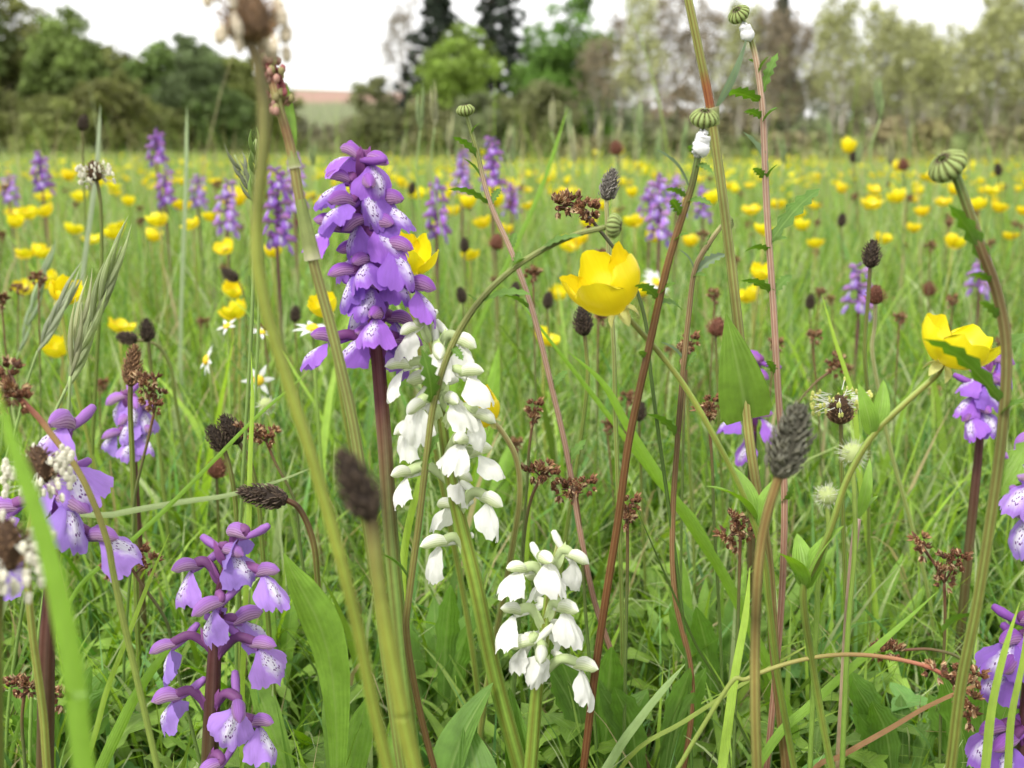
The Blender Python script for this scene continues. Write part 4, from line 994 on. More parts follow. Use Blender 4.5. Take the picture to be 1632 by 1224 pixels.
def daisy(bud, ax, stem, Y, label, stops, srad, leaves=(), spit=None, bs=1., Y1=None, side=None):
    P = stem_pts(stem, Y, Y1); b = root(P); t = thing('oxeye_daisy', b, label, 'daisy')
    stem_mesh(t, P, [srad * 1.15, srad * 1.1, srad, srad * .8], stops, b, 24, 6, .13)
    M = axis_mat(px(*bud, Y) - b - norm(ax) * .0026 * bs, ax, .3, bs); bo = link('bud', BUD, t, M)
    for k in range(14): link('bract', BRACT, bo, Matrix.Rotation(k * 6.2832 / 14, 4, 'Z'))
    for (a, q, W, c, dy) in leaves:
        mb = MB(); W = W * .001; leaf_between(mb, px(*a, Y), px(*q, Y + dy * .001), W, 'mid', c, .10, .35, 1, 12, roll=.5); mb.build('leaf', M_LEAF, t, b)
    if spit:
        mb = MB(); rs = np.random.RandomState(3)
        s0, s1, wd = px(*spit[0], Y - .001), px(*spit[1], Y - .001), spit[2]
        ax_ = np.linspace(0, 1, 9)[:, None]; cl_ = s0 + (s1 - s0) * ax_ + rs.normal(size=(9, 3)) * wd * .06
        mb.tube(smooth(cl_, 3), wd * np.array([.35, .85, .95, .9, 1.0, 1.1, 1.15, 1.0, .3]), 14, (.93, .93, .93), ribs=3, rib=.08)
        for k in range(160):
            f = rs.rand(); d_ = norm(rs.normal(size=3)); c = s0 + (s1 - s0) * f + d_ * wd * .85 * (.9 if .1 < f < .9 else .5); q_ = wd * rs.uniform(.10, .22); mb.blob(c, q_, q_, q_, (.93, .93, .93), nu=6, nv=5)
        o = mb.build('cuckoo_spit', M_FOAM); tag(o, spit[3], 'froth')
    return t


GD, GY = G_LOW * 1.2, np.array([.24, .32, .20])
daisy((1122, 190), (0, -.45, 1), [(1120, 204), (1114, 240), (1104, 290), (1092, 330), (1062, 430), (1033, 560), (1003, 700), (985, 830), (966, 950), (946, 1090), (930, 1224)], .315, 'striped daisy bud with white froth beneath it on a dark brown stem',
      [(0, (.16, .07, .03)), (.3, (.17, .085, .032)), (.72, (.20, .12, .04)), (.80, (.17, .17, .05)), (.88, (.16, .25, .06)), (1, (.20, .30, .07))], .00105,
      [((1100, 306), (1045, 238), 2.0, GY * .9, 8), ((1096, 318), (1060, 302), 1.8, GD, 0), ((1094, 320), (1136, 328), 1.6, GD, -4), ((1108, 262), (1136, 276), 1.4, GD, -3), ((1112, 250), (1098, 232), 1.5, GD, -3), ((1086, 345), (1070, 318), 1.6, GD, -6),
       ((1050, 478), (1012, 455), 2.2, GD, -6), ((1048, 482), (1088, 495), 1.8, GD, 6), ((1052, 470), (1078, 452), 1.6, GD, -4), ((1075, 385), (1098, 372), 1.2, GD, -4), ((1032, 575), (1018, 560), 1.2, GD, -4)],
      ((1122, 212), (1112, 246), .0024, 'white cuckoo spit froth under the bud on the dark brown daisy stem'), bs=.88)
PK = [(0, (.24, .11, .07)), (.25, (.40, .25, .18)), (.62, (.54, .40, .30)), (.86, (.52, .42, .30)), (.90, (.26, .32, .10)), (1, (.22, .32, .09))]
daisy((1178, 24), (-.55, -.5, .65), [(1184, 34), (1196, 60), (1206, 100), (1213, 150), (1217, 200), (1222, 330), (1232, 480), (1240, 620), (1250, 780), (1246, 950), (1232, 1120), (1222, 1224)], .345, 'striped daisy bud with white froth on a tall pinkish leafy stem', PK, .00098,
      [((1212, 162), (1152, 152), 2.6, GD, -8), ((1214, 150), (1240, 84), 1.6, GD, 4), ((1210, 120), (1228, 88), 1.3, GD, -4), ((1216, 190), (1186, 178), 1.8, GD, -4), ((1217, 195), (1240, 172), 2.0, GD, -4), ((1222, 286), (1184, 210), 2.8, GY, 4), ((1223, 288), (1240, 262), 1.5, GD, -4), ((1222, 290), (1200, 268), 1.5, GD, -4),
       ((1228, 385), (1308, 300), 2.8, GD, 14), ((1228, 400), (1186, 402), 2.0, GD, -6), ((1229, 388), (1256, 380), 1.4, GD, -4), ((1230, 470), (1262, 438), 1.8, GD, 6), ((1234, 470), (1180, 448), 2.2, GD, -5), ((1238, 600), (1222, 575), 1.4, GD, -5), ((1210, 110), (1192, 95), 1.3, GD, 2), ((1246, 800), (1262, 770), 1.6, GD, -3)],
      ((1186, 40), (1192, 62), .0020, 'white cuckoo spit froth under the bud on the pinkish daisy stem'), bs=.74)
daisy((742, 177), (-.15, -.15, 1), [(744, 186), (760, 240), (780, 320), (818, 408), (850, 500), (880, 620), (905, 730), (925, 850), (948, 960), (985, 1070), (1010, 1160)], .37, 'small green daisy bud on a pale pinkish stem crossing behind the white orchid', PK, .00088,
      [((764, 254), (720, 218), 1.7, GD, -5), ((772, 300), (738, 252), 1.8, GD, 3), ((778, 325), (714, 302), 2.0, GD, -5), ((782, 326), (798, 300), 1.4, GD, 4), ((752, 215), (765, 196), 1.0, GD, -3), ((812, 400), (822, 370), 1.4, GD, 4), ((850, 500), (800, 470), 2.0, GD, 0), ((880, 620), (905, 590), 1.6, GD, 4), ((905, 740), (935, 700), 1.8, GD, 4)], bs=.68)
daisy((1511, 266), (-.75, -.3, .75), [(1524, 282), (1540, 325), (1562, 390), (1590, 470), (1604, 560), (1598, 680), (1580, 820), (1556, 970), (1532, 1090), (1515, 1224)], .265, 'plump striped daisy bud on the thickest leafy green stem',
      [(0, (.20, .26, .05)), (.35, (.21, .28, .06)), (.6, (.17, .17, .06)), (.8, (.16, .12, .05)), (.9, (.17, .20, .06)), (1, (.20, .34, .08))], .00135,
      [((1578, 440), (1512, 326), 2.2, G_LOW * 1.35, -6), ((1586, 455), (1540, 440), 1.5, GD, -5), ((1602, 555), (1640, 535), 1.8, GD, 3), ((1598, 645), (1470, 540), 2.6, GD, -10), ((1596, 660), (1636, 640), 2.0, GD, -6), ((1590, 790), (1640, 700), 3.0, G_MID, 6), ((1555, 980), (1500, 1010), 2.6, GD, 5), ((1600, 520), (1560, 480), 1.4, GD, -3)], bs=1.02)
daisy((977, 360), (.95, -.25, -.1), [(966, 362), (915, 375), (858, 402), (806, 438), (758, 488), (718, 556), (692, 640), (680, 725), (668, 830), (652, 950), (648, 1010), (664, 1110), (692, 1224)], .295, 'nodding striped daisy bud on a long arching stem across the white orchid',
      [(0, (.12, .06, .03)), (.2, (.18, .13, .045)), (.4, (.25, .27, .075)), (.8, (.24, .31, .09)), (1, (.28, .36, .12))], .00085,
      [((688, 640), (672, 556), 2.6, G_LOW * 1.1, -4), ((770, 480), (848, 470), 2.0, GD, -5), ((860, 400), (930, 376), 1.6, GD, -2), ((820, 428), (828, 400), 1.2, GD, 3), ((760, 485), (745, 470), 1.1, GD, 3), ((840, 412), (812, 432), 1.0, GD, -3), ((676, 750), (700, 690), 2.0, GD, 3), ((720, 553), (738, 575), 1.3, GD, -3), ((655, 930), (600, 880), 2.4, GD, 3)], bs=.74)
daisy((1160, 355), (.9, -.3, .15), [(1150, 360), (1132, 385), (1108, 428), (1098, 500), (1088, 600), (1080, 700), (1072, 830), (1076, 950), (1100, 1060), (1102, 1140), (1090, 1224)], .36, 'small nodding daisy bud before the green sorrel stem on a thin beige stem',
      [(0, (.18, .09, .04)), (.3, (.26, .15, .07)), (.65, (.32, .24, .12)), (.88, (.33, .28, .14)), (1, (.30, .34, .14))], .0009,
      [((1106, 432), (1082, 398), 1.8, GY, 4), ((1108, 435), (1158, 405), 2.2, GY * .9, 5), ((1104, 440), (1126, 440), 1.3, GD, -4), ((1120, 405), (1132, 372), 1.2, GD, 2), ((1092, 580), (1052, 545), 1.8, GY, 3), ((1090, 590), (1110, 560), 1.6, GD, 3), ((1082, 700), (1030, 660), 2.6, GD, -4)], bs=.58)


def open_daisy(c, Y, ax, stem, label, n=15, drop=0., s=1.):
    P = stem_pts([c] + stem, Y); b = root(P); t = thing('oxeye_daisy', b, label, 'daisy'); stem_mesh(t, P, [.0011, .0008], [(0, G_MID), (1, (.3, .4, .1))], b, 6)
    M = axis_mat(P[-1] - b, ax, 0, s); mb = MB(); mb.blob((0, 0, .001), .0050, .0050, .0026, (.80, .55, .03), nu=12, nv=8); dk = mb.mesh('disc', M_HEAD); link('disc', dk, t, M)
    mb = MB(); g = leaf_grid(.0125, .0024, 'ovate', 7, 5, 8 - drop, -25 - drop, -.15); g[..., 0] += .0036; mb.grid(g, (.86, .86, .86)); pm = mb.mesh('petal', M_SOFT)
    for k in range(n): link('petal', pm, t, M @ Matrix.Rotation(k * 6.2832 / n, 4, 'Z') @ Matrix.Rotation(R(rng.uniform(-10, 10)), 4, 'Y'))


open_daisy((498, 524), .55, (.1, -.25, 1), [(500, 560), (505, 640)], 'white daisy seen edge on behind the sorrel stem', n=8, s=.72)
open_daisy((330, 574), .58, (-.85, -.5, .35), [(335, 600), (340, 680)], 'white daisy turned aside showing its yellow disc', n=8, s=.62)
open_daisy((412, 606), .56, (.35, -.9, .1), [(414, 640), (415, 720)], 'white daisy facing out among the grass below the turned daisy', n=6, s=.62)
open_daisy((362, 520), .62, (-.3, -.5, .8), [(364, 560), (366, 640)], 'small white daisy half hidden below a yellow buttercup', n=5, s=.48)
open_daisy((418, 530), .60, (.2, -.2, 1), [(420, 570), (424, 650)], 'white daisy just behind the tall plantain stem', n=6, s=.5)
open_daisy((1045, 450), .75, (.5, -.5, .6), [(1046, 490)], 'white daisy mostly hidden by the dark brown daisy stem', s=.8)

# ------------------------------------------------------------------ sorrels
def sorrel(stem, Y, srad, stops, label, leaves=(), sheaths=(), panicle=None, Y1=None):
    P = stem_pts(stem, Y, Y1); b = root(P); t = thing('sorrel', b, label, 'sorrel'); stem_mesh(t, P, [srad * 1.05, srad, srad * .75], stops, b, 28, 7, .10)
    for (a, q, W, c, pr, roll, dy) in leaves:
        mb = MB(); leaf_between(mb, px(*a, Y), px(*q, Y + dy * .001), W * .001, pr, c, .04, .12, 0, 14, roll=roll, nu=7); mb.build('leaf', M_LEAF, t, b)
    for (a, q, r) in sheaths:
        A, B = px(*a, Y), px(*q, Y); mb = MB(); mb.tube(smooth([A, (A + B) / 2, B], 4), [r * .0008, r * .001, r * .00125], 9, lerp_cols([(0, (.30, .38, .11)), (.8, (.38, .43, .16)), (1, (.62, .60, .40))], 9), cap=False, ribs=4, rib=.14); mb.build('sheath', M_LEAF, t, b)
    if panicle:
        rs = np.random.RandomState(9); mb = MB(); A, B, n, wd = px(*panicle[0], Y), px(*panicle[1], Y), panicle[2], panicle[3]
        for k in range(n):
            f = rs.rand(); c = A + (B - A) * f; e = norm(rs.normal(size=3) + [0, 0, .4]); p = c + e * wd * (1.1 - .5 * f) * rs.uniform(.5, 1.2)
            mb.tube([c, p], [.00025, .0002], 3, (.30, .18, .10), cap=False); mb.blob(p, .0010, .0008, .0013, np.array([(.40, .13, .14), (.45, .40, .18), (.52, .30, .24)][rs.randint(3)]) * rs.uniform(.7, 1.2), nu=5, nv=4)
        mb.build('flower_cluster', M_SOFT, t, b)


sorrel([(1080, -80), (1097, 0), (1115, 85), (1131, 165), (1146, 270), (1160, 380), (1172, 480), (1184, 590), (1193, 690), (1206, 780), (1225, 900), (1235, 1050)], .335, .00155,
       [(0, (.22, .12, .06)), (.3, (.30, .30, .10)), (.68, (.34, .40, .12)), (.755, (.36, .38, .10)), (.765, (.38, .13, .05)), (.80, (.36, .16, .05)), (.82, (.30, .33, .08)), (1, (.34, .38, .10))],
       'tall ribbed green sorrel stem with an arrow shaped leaf and a rusty joint',
       [((1191, 668), (1157, 500), 8.6, G_MID * .8, 'arrow', 0., -4), ((1140, 172), (1190, 62), 2.6, GY, 'lance', .9, 3)], [((1139, 200), (1133, 172), 1.9)],
       ((1080, -80), (1070, -200), 60, .006))
sorrel([(418, 70), (432, 120), (446, 175), (458, 215), (466, 250), (480, 330), (500, 420), (522, 500), (542, 580), (562, 670), (580, 780), (600, 920), (615, 1050)], .285, .0014,
       [(0, (.20, .30, .06)), (.45, (.33, .40, .12)), (.70, (.34, .33, .11)), (.80, (.36, .24, .10)), (.88, (.36, .42, .14)), (.93, (.34, .10, .10)), (1, (.26, .07, .09))],
       'ribbed sorrel stem with papery sheaths and a reddish flowering tip before the purple orchid',
       [((466, 248), (456, 132), 1.6, G_MID, 'lance', .6, 3)], [((464, 240), (470, 268), 1.45), ((478, 318), (498, 414), 1.75)],
       ((446, 175), (414, 40), 95, .0034))

# ------------------------------------------------------------------ wood rushes
def rush_cluster(seed, n=11, tone=1.):
    rs = np.random.RandomState(seed); mb = MB()
    for k in range(n):
        d = norm(rs.normal(size=3) + np.array([0, 0, .6])); c = d * .0020 * rs.uniform(.6, 1.3); L = .0030 * rs.uniform(.8, 1.2)
        for j in range(5):
            a = norm(d + .55 * norm(rs.normal(size=3))); s = norm(np.cross(a, rs.normal(size=3))); col = np.array([(.19, .095, .045), (.30, .17, .085), (.50, .36, .21), (.10, .045, .028)][rs.randint(4)]) * tone * rs.uniform(.7, 1.2)
            mid = c + a * L * .4; nn = np.cross(a, s) * .0004
            mb.raw([c, mid - s * .00065 + nn, c + a * L, mid + s * .00065 + nn, mid - nn], np.array([col, col, col * 1.5, col, col]), None, None, [[0, 1, 4], [1, 2, 4], [2, 3, 4], [3, 0, 4]])
        mb.blob(c + d * .0012, .0008, .0008, .0010, np.array((.15, .06, .03)) * tone, nu=5, nv=4)
    return mb.mesh('flower_cluster', M_HEAD, False)


RC = [rush_cluster(k, 9 + k, .8 + .12 * k) for k in range(4)]


def wood_rush(cl, Y, stem, label, group=None, srad=.0006, col=None, Y1=None, s=1.):
    """cl: photo pixels of the flower clusters; stem from the first cluster down"""
    P = stem_pts(stem, Y, Y1); b = root(P); t = thing('wood_rush', b, label, 'wood rush', group)
    mb = MB(); mb.tube(P, [srad * 1.2, srad], 6, lerp_cols(col or [(0, G_LOW * 1.3), (.6, (.13, .16, .05)), (1, (.20, .08, .05))], len(P)))
    for i, (x, y) in enumerate(cl):
        p = px(x, y, Y + .003 * math.sin(i * 5.)); j = int(np.argmin(np.linalg.norm(P[-max(4, len(P) // 3):] - p, axis=1))) + len(P) - max(4, len(P) // 3)
        q = P[j]
        if np.linalg.norm(q - p) > .001: mb.tube([q, (p + q) / 2 + [0, 0, .001], p], [srad * .6, srad * .5], 4, (.17, .08, .05), cap=False)
        cb = link('flower_cluster', RC[i % 4], t, Matrix.Translation(Vector(p - b)) @ Matrix.Rotation(i * 1.3, 4, 'Z') @ Matrix.Rotation(.5 * math.sin(i * 2.), 4, 'X') @ Matrix.Scale(s * (.85 + .3 * rng.rand()), 4))
    mb.build('stem', M_STEM, t, b)


REDS = [(0, G_MID), (.6, (.32, .26, .08)), (.85, (.42, .17, .10)), (1, (.45, .14, .10))]
wood_rush([(1515, 1082), (1538, 1092), (1530, 1072), (1545, 1120), (1548, 1140), (1490, 1072), (1556, 1080)], .30, [(1510, 1078), (1470, 1060), (1400, 1046), (1330, 1044), (1260, 1056), (1190, 1082), (1150, 1110)], 'arching wood rush with a reddish stalk fallen across the thick daisy stem', srad=.0007, col=REDS)
wood_rush([(1510, 890), (1498, 912), (1520, 905), (1466, 862), (1472, 876), (1506, 930), (1530, 893)], .37, [(1505, 930), (1506, 1000), (1500, 1120), (1498, 1200)], 'wood rush with clustered reddish brown flowers standing upright beside the thick daisy stem')
wood_rush([(1412, 1032), (1428, 1038), (1400, 1040)], .36, [(1435, 1036), (1490, 1036), (1540, 1060), (1570, 1150)], 'small dark wood rush head pointing sideways above the red arching stalk', srad=.0006)
wood_rush([(245, 606), (232, 620), (248, 650), (236, 640), (256, 630), (222, 605)], .42, [(245, 660), (236, 700), (215, 790), (212, 860)], 'wood rush with star shaped brown clusters beside the withered plantain head')
wood_rush([(385, 682), (402, 692), (425, 702), (432, 692), (412, 686)], .40, [(425, 705), (440, 740), (470, 800), (480, 880)], 'wood rush with a line of light brown flowers beside the crossed plantain pair')
wood_rush([(8, 605), (20, 628), (30, 640), (4, 635), (14, 590)], .28, [(32, 636), (60, 664), (80, 690), (130, 760), (170, 860), (190, 960)], 'large dark brown wood rush head on a slanting reddish stalk', srad=.0009, col=REDS, s=1.15)
wood_rush([(190, 880), (205, 892), (222, 884), (240, 898), (178, 905)], .34, [(200, 890), (225, 930), (265, 990), (280, 1060)], 'brown wood rush head beside the lower lip of the half hidden orchid')
wood_rush([(30, 1090), (45, 1098), (18, 1095), (80, 1108), (100, 1112), (60, 1100)], .33, [(40, 1098), (35, 1150), (40, 1224)], 'dark wood rush heads near the foot of the half hidden orchid')
wood_rush([(845, 752), (862, 756), (878, 760), (868, 746)], .37, [(862, 760), (845, 800), (835, 860), (830, 950)], 'brown wood rush head right beside the tall white orchid')
wood_rush([(905, 772), (920, 780), (935, 775), (912, 790), (895, 780)], .37, [(918, 785), (925, 840), (930, 920), (935, 1000)], 'brown wood rush head against the pale pinkish daisy stem')
wood_rush([(850, 660), (848, 670), (852, 650)], .42, [(849, 672), (843, 720), (838, 800)], 'slim wood rush with one dark tuft above the white orchid flowers')
wood_rush([(900, 325), (890, 330), (938, 338), (930, 332), (942, 350), (908, 322)], .36, [(938, 345), (960, 372), (985, 405), (1010, 450), (1030, 520), (1040, 620)], 'wood rush with two dark tufts leaning above the large buttercup', col=[(0, G_LOW), (1, (.06, .04, .03))])
wood_rush([(1000, 815), (998, 832), (1005, 805)], .36, [(1000, 830), (1000, 900), (998, 1000)], 'wood rush tuft peeping out past the dark brown daisy stem')
wood_rush([(1130, 655), (1128, 668), (1135, 645), (1122, 655)], .40, [(1130, 672), (1135, 740), (1138, 830)], 'round dark wood rush tuft beside the base of the sorrel leaf')
wood_rush([(1180, 838), (1170, 830), (1190, 850), (1160, 855), (1176, 862)], .36, [(1180, 855), (1178, 930), (1175, 1020)], 'dark wood rush tuft with whitish florets below the sorrel leaf')
wood_rush([(1095, 555), (1088, 565), (1100, 545)], .44, [(1094, 570), (1090, 650), (1088, 740)], 'small dark wood rush tuft against the thin beige stem')
wood_rush([(1325, 580), (1335, 575), (1330, 590)], .5, [(1325, 590), (1290, 620), (1250, 680), (1235, 780)], 'wood rush tuft on a slanting stalk above the grey green plantain head')
for i in range(90):
    x, y, Y = rng.uniform(0, 1632), 0, .55 + 1.3 * rng.rand() ** 1.2
    z = rng.uniform(.12, .235) if Y < 1 else rng.uniform(.17, .26); yp = 245 + (CAM_H - z) / Y * FPX * 1.02
    dx = rng.uniform(-12, 12)
    wood_rush([(x + rng.uniform(-7, 7) / Y * .5, yp + rng.uniform(-6, 6) / Y * .5) for _ in range(3)], Y, [(x, yp), (x + dx, yp + 70 / Y), (x + dx * 1.5, yp + 120 / Y)],
              'small brown wood rush tuft on a thin stalk out in the meadow', 'small wood rushes in the meadow', srad=.0005, s=1.0)

# ------------------------------------------------------------------ picked out grasses, leaves and small herbs
def grass_blade(pts, Y, W, label, col, Y1=None, name='long_blade', cat='blade', fold=.3, tipw=.06):
    P = stem_pts(pts, Y, Y1, 5); b = root(P); n = len(P); T = np.gradient(P, axis=0); T /= np.linalg.norm(T, axis=1)[:, None]
    view = norm(P.mean(0) - CP); s = np.cross(T, view + np.array([.25, 0, .1])); s /= np.linalg.norm(s, axis=1)[:, None]; nn = np.cross(s, T)
    k = np.linspace(0, 1, n); wv = W * np.interp(k, [0, .15, .5, .8, 1], [.7, 1, 1, .7, tipw])
    G = np.stack([P - s * wv[:, None] + nn * (wv * fold)[:, None], P - s * wv[:, None] * .5 + nn * (wv * fold * .4)[:, None], P, P + s * wv[:, None] * .5 + nn * (wv * fold * .4)[:, None], P + s * wv[:, None] + nn * (wv * fold)[:, None]], 1)
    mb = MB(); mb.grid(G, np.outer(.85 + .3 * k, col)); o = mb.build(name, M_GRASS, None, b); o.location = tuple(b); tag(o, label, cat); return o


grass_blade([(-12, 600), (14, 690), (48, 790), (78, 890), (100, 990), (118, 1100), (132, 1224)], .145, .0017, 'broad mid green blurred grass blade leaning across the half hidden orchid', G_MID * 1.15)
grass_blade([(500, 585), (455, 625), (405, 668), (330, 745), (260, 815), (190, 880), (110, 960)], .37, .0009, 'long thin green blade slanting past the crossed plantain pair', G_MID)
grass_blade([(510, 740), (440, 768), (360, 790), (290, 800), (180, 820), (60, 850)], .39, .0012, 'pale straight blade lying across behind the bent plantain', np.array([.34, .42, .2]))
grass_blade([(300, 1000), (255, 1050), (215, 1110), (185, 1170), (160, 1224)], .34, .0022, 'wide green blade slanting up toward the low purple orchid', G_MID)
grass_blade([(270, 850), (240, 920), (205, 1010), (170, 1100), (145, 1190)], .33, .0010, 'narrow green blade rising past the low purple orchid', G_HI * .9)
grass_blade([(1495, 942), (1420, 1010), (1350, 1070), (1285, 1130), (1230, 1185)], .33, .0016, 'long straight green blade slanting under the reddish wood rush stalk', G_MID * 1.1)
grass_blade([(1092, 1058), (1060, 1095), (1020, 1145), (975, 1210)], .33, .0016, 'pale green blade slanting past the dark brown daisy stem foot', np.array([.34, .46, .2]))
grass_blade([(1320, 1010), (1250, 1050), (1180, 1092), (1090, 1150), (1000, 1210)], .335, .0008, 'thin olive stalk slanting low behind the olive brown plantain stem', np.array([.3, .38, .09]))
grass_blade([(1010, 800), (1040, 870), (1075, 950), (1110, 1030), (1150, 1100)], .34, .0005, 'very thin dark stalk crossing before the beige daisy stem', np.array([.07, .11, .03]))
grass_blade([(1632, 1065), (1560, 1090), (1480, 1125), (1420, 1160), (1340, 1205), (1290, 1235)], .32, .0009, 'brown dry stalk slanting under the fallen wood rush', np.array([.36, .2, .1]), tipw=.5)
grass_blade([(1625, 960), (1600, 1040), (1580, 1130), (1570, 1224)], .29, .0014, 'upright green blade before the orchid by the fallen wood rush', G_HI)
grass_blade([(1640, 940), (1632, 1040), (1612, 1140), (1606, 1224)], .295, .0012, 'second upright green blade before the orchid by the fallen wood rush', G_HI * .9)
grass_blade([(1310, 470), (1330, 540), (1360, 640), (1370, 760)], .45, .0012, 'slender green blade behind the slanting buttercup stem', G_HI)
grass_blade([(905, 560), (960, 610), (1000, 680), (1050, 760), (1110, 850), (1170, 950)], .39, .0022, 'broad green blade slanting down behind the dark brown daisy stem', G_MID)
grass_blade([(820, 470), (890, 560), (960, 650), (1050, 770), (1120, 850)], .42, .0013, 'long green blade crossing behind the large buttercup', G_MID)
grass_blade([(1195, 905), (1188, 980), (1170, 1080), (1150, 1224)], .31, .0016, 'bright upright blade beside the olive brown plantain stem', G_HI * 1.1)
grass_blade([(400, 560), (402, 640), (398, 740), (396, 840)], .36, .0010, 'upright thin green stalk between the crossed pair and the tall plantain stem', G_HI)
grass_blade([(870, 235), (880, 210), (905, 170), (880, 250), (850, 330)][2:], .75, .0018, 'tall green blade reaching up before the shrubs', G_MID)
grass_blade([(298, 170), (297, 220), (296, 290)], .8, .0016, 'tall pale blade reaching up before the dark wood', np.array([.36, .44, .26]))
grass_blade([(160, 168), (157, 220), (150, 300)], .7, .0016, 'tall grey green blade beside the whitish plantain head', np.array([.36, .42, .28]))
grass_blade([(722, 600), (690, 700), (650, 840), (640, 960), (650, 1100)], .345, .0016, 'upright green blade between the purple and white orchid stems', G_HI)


def brome(tip, base, stem, Y, label, n=9, sw=.0016, ln=.020, spread=.0045, col=(.42, .48, .26)):
    rs = np.random.RandomState(abs(int(tip[0]))); A, B = px(*tip, Y), px(*base, Y); P = stem_pts([base] + stem, Y); b = root(P)
    t = thing('brome_spike', b, label, 'seed spike'); stem_mesh(t, P, [.0008, .0006], [(0, G_MID), (1, (.3, .4, .15))], b, 6)
    d = A - B; L = np.linalg.norm(d); ax = d / L; sd = norm(np.cross(ax, [0, 1, 0])); mb = MB(); mb.tube(smooth([B, (A + B) / 2, A - ax * ln * .6], 4), .0004, 4, (.35, .42, .18)); mb.build('rachis', M_STEM, t, b)
    for k in range(n):
        f = k / n * (1 - ln / L); p = B + d * f; s = (1 if k % 2 else -1); q = p + ax * ln * rs.uniform(.85, 1.2) + sd * s * spread * rs.uniform(.2, 1.) + np.array([0, rs.normal() * .003, 0])
        mb = MB(); c = np.array(col) * rs.uniform(.8, 1.2); v = np.linspace(0, 1, 8); w_ = sw * np.array([.3, .8, 1, .95, .75, .5, .28, .06])
        c8 = np.clip(np.outer(.85 + .4 * v, c), 0, 1); mb.tube(p + (q - p) * v[:, None] + sd * (s * .0012 * np.sin(math.pi * v))[:, None], w_, 6, c8, cap=False); mb.build('spikelet', M_GRASS, t, b)


brome((218, 330), (105, 620), [(80, 680), (60, 780), (50, 880)], .37, 'pale silvery brome spike leaning before the yellow buttercups', 12, .0012, .026, .0032)
brome((138, 405), (60, 560), [(40, 620), (20, 700)], .46, 'paler slender brome spike beside the side on buttercup', 7, .0011, .024, .0022, (.44, .48, .34))
brome((140, 425), (112, 600), [(108, 680), (100, 760)], .36, 'thin straw coloured brome spike close against the silvery one', 5, .0010, .022, .0016, (.48, .50, .30))
brome((95, 355), (30, 560), [(10, 640), (0, 720)], .6, 'faint grey green brome spike slanting above the large dark wood rush', 7, .0013, .024, .002, (.38, .46, .3))
brome((362, 222), (412, 330), [(415, 400), (412, 520)], .45, 'dark thin grass panicle beside the tall plantain stem', 8, .0009, .012, .003, (.20, .22, .14))
brome((409, 195), (406, 330), [(404, 420), (400, 540)], .38, 'narrow green grass spike tight beside the tall plantain stem', 12, .0009, .010, .0012, (.28, .38, .12))
for i, (x, yt, yb, Y) in enumerate(((670, 135, 210, .8), (690, 128, 205, .85), (1398, 112, 190, .9), (880, 150, 210, 1.0), (905, 160, 230, 1.05), (960, 180, 240, 1.1), (1020, 150, 235, 1.0), (720, 180, 240, 1.1), (1320, 185, 240, 1.2), (815, 195, 245, 1.1), *[(rng.uniform(480, 1632), rng.uniform(178, 235), 262, rng.uniform(.9, 2.)) for _ in range(22)])):
    brome((x, yt), (x + rng.uniform(-8, 8), yb), [(x + rng.uniform(-12, 12), yb + 60), (x + rng.uniform(-15, 15), yb + 130)], Y, 'tall hazy grass panicle standing against the far trees', 7, .0014, .022, .0022, (.40, .40, .24) if i % 2 else (.30, .38, .18))
for o in list(COL.objects):
    if o.get('label') == 'tall hazy grass panicle standing against the far trees': o['group'] = 'tall grass panicles against the trees'


def rosette(base_px, Y, leaves, label, name='plantain_rosette', cat='leaves', prof='lance', col=G_MID, teeth=0):
    b0 = px(*base_px, Y); b = np.array([b0[0], Y, 0.]); t = thing(name, b, label, cat)
    for (tip, dy, W, mid) in leaves:
        q = px(*tip, Y + dy * .001); mb = MB(); a = b + np.array([0, 0, -.002]); v = np.linspace(0, 1, 14); m = px(*mid, Y + dy * .0005) if mid else (a + q) / 2 + np.array([0, 0, .02])
        C = smooth([a, m, q], 7)[:, :]; n = len(C); T = np.gradient(C, axis=0); T /= np.linalg.norm(T, axis=1)[:, None]
        s = np.cross(T, np.array([.15, 1., -.35])); s /= np.linalg.norm(s, axis=1)[:, None]; nn = np.cross(s, T); k = np.linspace(0, 1, n); u = np.linspace(-1, 1, 7)
        wv = W * .001 * (np.interp(k, [0, .25, .5, .68, .85, .95, 1], [.18, .3, .8, 1, .66, .25, .03])); wv = wv * (1 + teeth * np.where(np.arange(n) % 2 == 0, -.12, .12))
        G = C[:, None] + s[:, None] * (u[None, :, None] * wv[:, None, None]) + nn[:, None] * (.35 * np.abs(u)[None, :, None] * wv[:, None, None])
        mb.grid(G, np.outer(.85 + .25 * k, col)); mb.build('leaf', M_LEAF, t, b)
    return t


rosette((530, 1350), .345, [((452, 882), -5, 7.6, (530, 1080)), ((585, 1110), 15, 6, (560, 1230)), ((395, 1060), 30, 5.5, (440, 1180)), ((520, 1090), 30, 4, (528, 1190)), ((640, 1140), 20, 4.5, (610, 1250))], 'rosette of broad hairy plantain leaves beside the low purple orchid', col=G_MID * 1.05)
rosette((1110, 1180), .45, [((1075, 860), 10, 3.4, (1095, 980)), ((1125, 920), 20, 3, (1120, 1000)), ((1190, 900), 25, 4, (1160, 1030)), ((1030, 960), 25, 3, (1060, 1030)), ((1340, 860), 60, 4, (1250, 980))], 'rosette of upright green plantain leaves behind the beige daisy stem', col=G_MID)
rosette((440, 1180), .44, [((425, 900), 10, 3.5, (430, 1030)), ((380, 900), 30, 3, (405, 1000)), ((470, 930), 20, 4, (455, 1050))], 'rosette of plantain leaves behind the low purple orchid', col=G_MID)
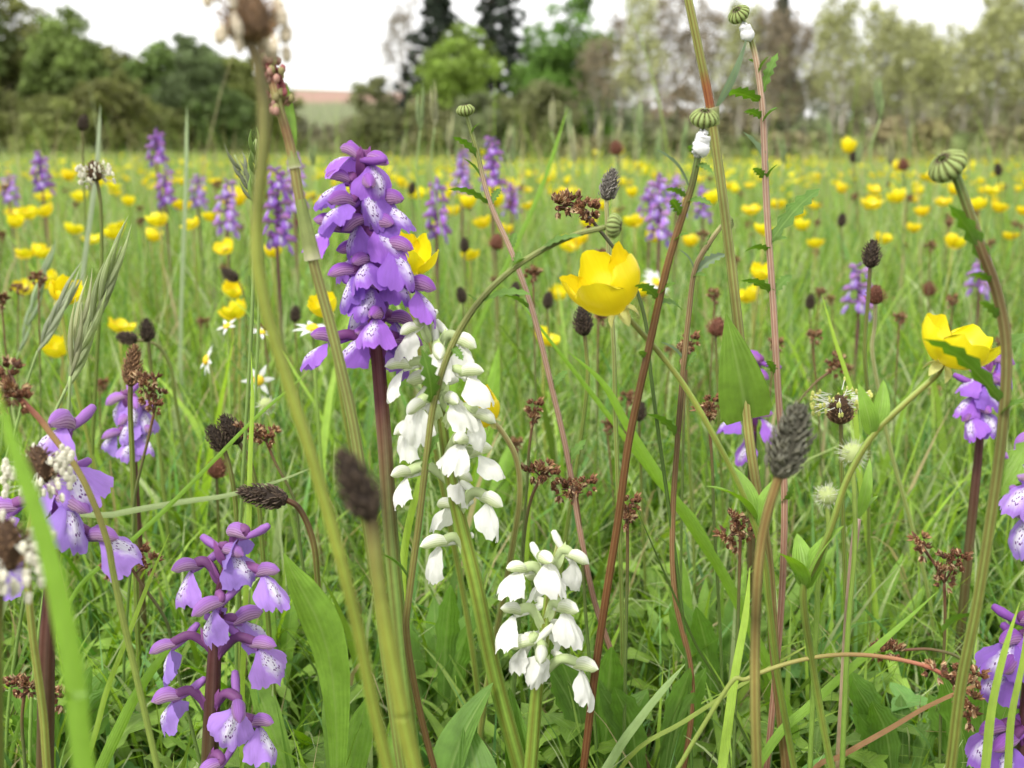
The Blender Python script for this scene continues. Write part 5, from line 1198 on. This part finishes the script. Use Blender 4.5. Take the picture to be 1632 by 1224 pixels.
rosette((730, 980), .58, [((705, 545), 10, 6, (715, 700)), ((795, 550), 0, 5, (770, 720)), ((820, 690), 30, 6, (780, 830))], 'rosette of tall green leaves behind the white orchid flowers', col=G_MID * 1.1)
rosette((1340, 1150), .46, [((1350, 880), 10, 3, (1345, 1000)), ((1400, 930), 20, 3, (1370, 1010)), ((1440, 880), 30, 4, (1390, 1010)), ((1480, 930), 30, 4, (1410, 1040))], 'rosette of upright leaves behind the pale dead stalk', col=G_MID)
for i, (x, y, Y, lab) in enumerate(((960, 1160, .38, 'toothed daisy leaves at the foot of the dark brown daisy stem'), (1150, 1060, .42, 'toothed daisy leaves between the beige and olive stems'), (700, 1060, .42, 'toothed daisy leaves between the purple and white orchid stems'), (1440, 1200, .37, 'toothed daisy leaves under the fallen wood rush'),
                                    (90, 1200, .38, 'toothed daisy leaves near the foot of the half hidden orchid'), (1560, 1180, .37, 'toothed daisy leaves by the foot of the thick daisy stem'), (1040, 1190, .37, 'toothed daisy leaves at the foot of the beige daisy stem'))):
    rs = np.random.RandomState(i); L = []
    for k in range(7):
        a = rs.rand() * 6.28; L.append(((x + math.cos(a) * 85, y - 60 - 80 * rs.rand()), 20 * math.sin(a), 4.5 + 2 * rs.rand(), None))
    rosette((x, y + 90), Y, L, lab, 'daisy_leaves', 'leaves', col=G_LOW * 1.2, teeth=1)


def hairy_bud(c, Y, stem, label, s=1.):
    P = stem_pts([c] + stem, Y); b = root(P); t = thing('buttercup_bud', b, label, 'bud'); stem_mesh(t, P, [.0010, .0008], BS, b, 6); rs = np.random.RandomState(int(c[0])); mb = MB(); e = P[-1]
    mb.blob(e + [0, 0, .003 * s], .0036 * s, .0036 * s, .0036 * s, (.52, .60, .26), nu=12, nv=8)
    for k in range(150):
        d = norm(rs.normal(size=3)); p = e + [0, 0, .003 * s] + d * .0034 * s; mb.tube([p, p + (d + rs.normal(size=3) * .3) * .0020 * s], [.00009, .00003], 3, (.82, .84, .7), cap=False)
    mb.build('bud', M_SOFT, t, b)


hairy_bud((1358, 738), .312, [(1362, 790), (1362, 880), (1352, 1000), (1345, 1150)], 'pale hairy round buttercup bud beside the slanting buttercup stem')
hairy_bud((1318, 802), .312, [(1320, 850), (1305, 920), (1300, 1020)], 'second hairy buttercup bud lower beside the grey green plantain head', .85)
hairy_bud((425, 655), .44, [(440, 700), (455, 780)], 'small hairy green bud below the facing white daisy', .9)


def dry_stalk():
    P = stem_pts([(1366, 828), (1358, 900), (1350, 1000), (1344, 1100), (1338, 1200)], .325); b = root(P); t = thing('dead_stalk', b, 'pale beige dead stalk standing below the hairy buds', 'stalk'); stem_mesh(t, P, [.0013, .0012], [(0, (.45, .40, .20)), (.6, (.55, .46, .34)), (1, (.55, .42, .36))], b, 9, 5, .12)
    for q, w_ in (((1386, 730), 2.2), ((1400, 790), 1.6), ((1340, 770), 1.6)):
        mb = MB(); leaf_between(mb, P[-1], px(*q, .33), w_ * .001, 'lance', G_MID * 1.1, .1); mb.build('leaf', M_LEAF, t, b)


dry_stalk()
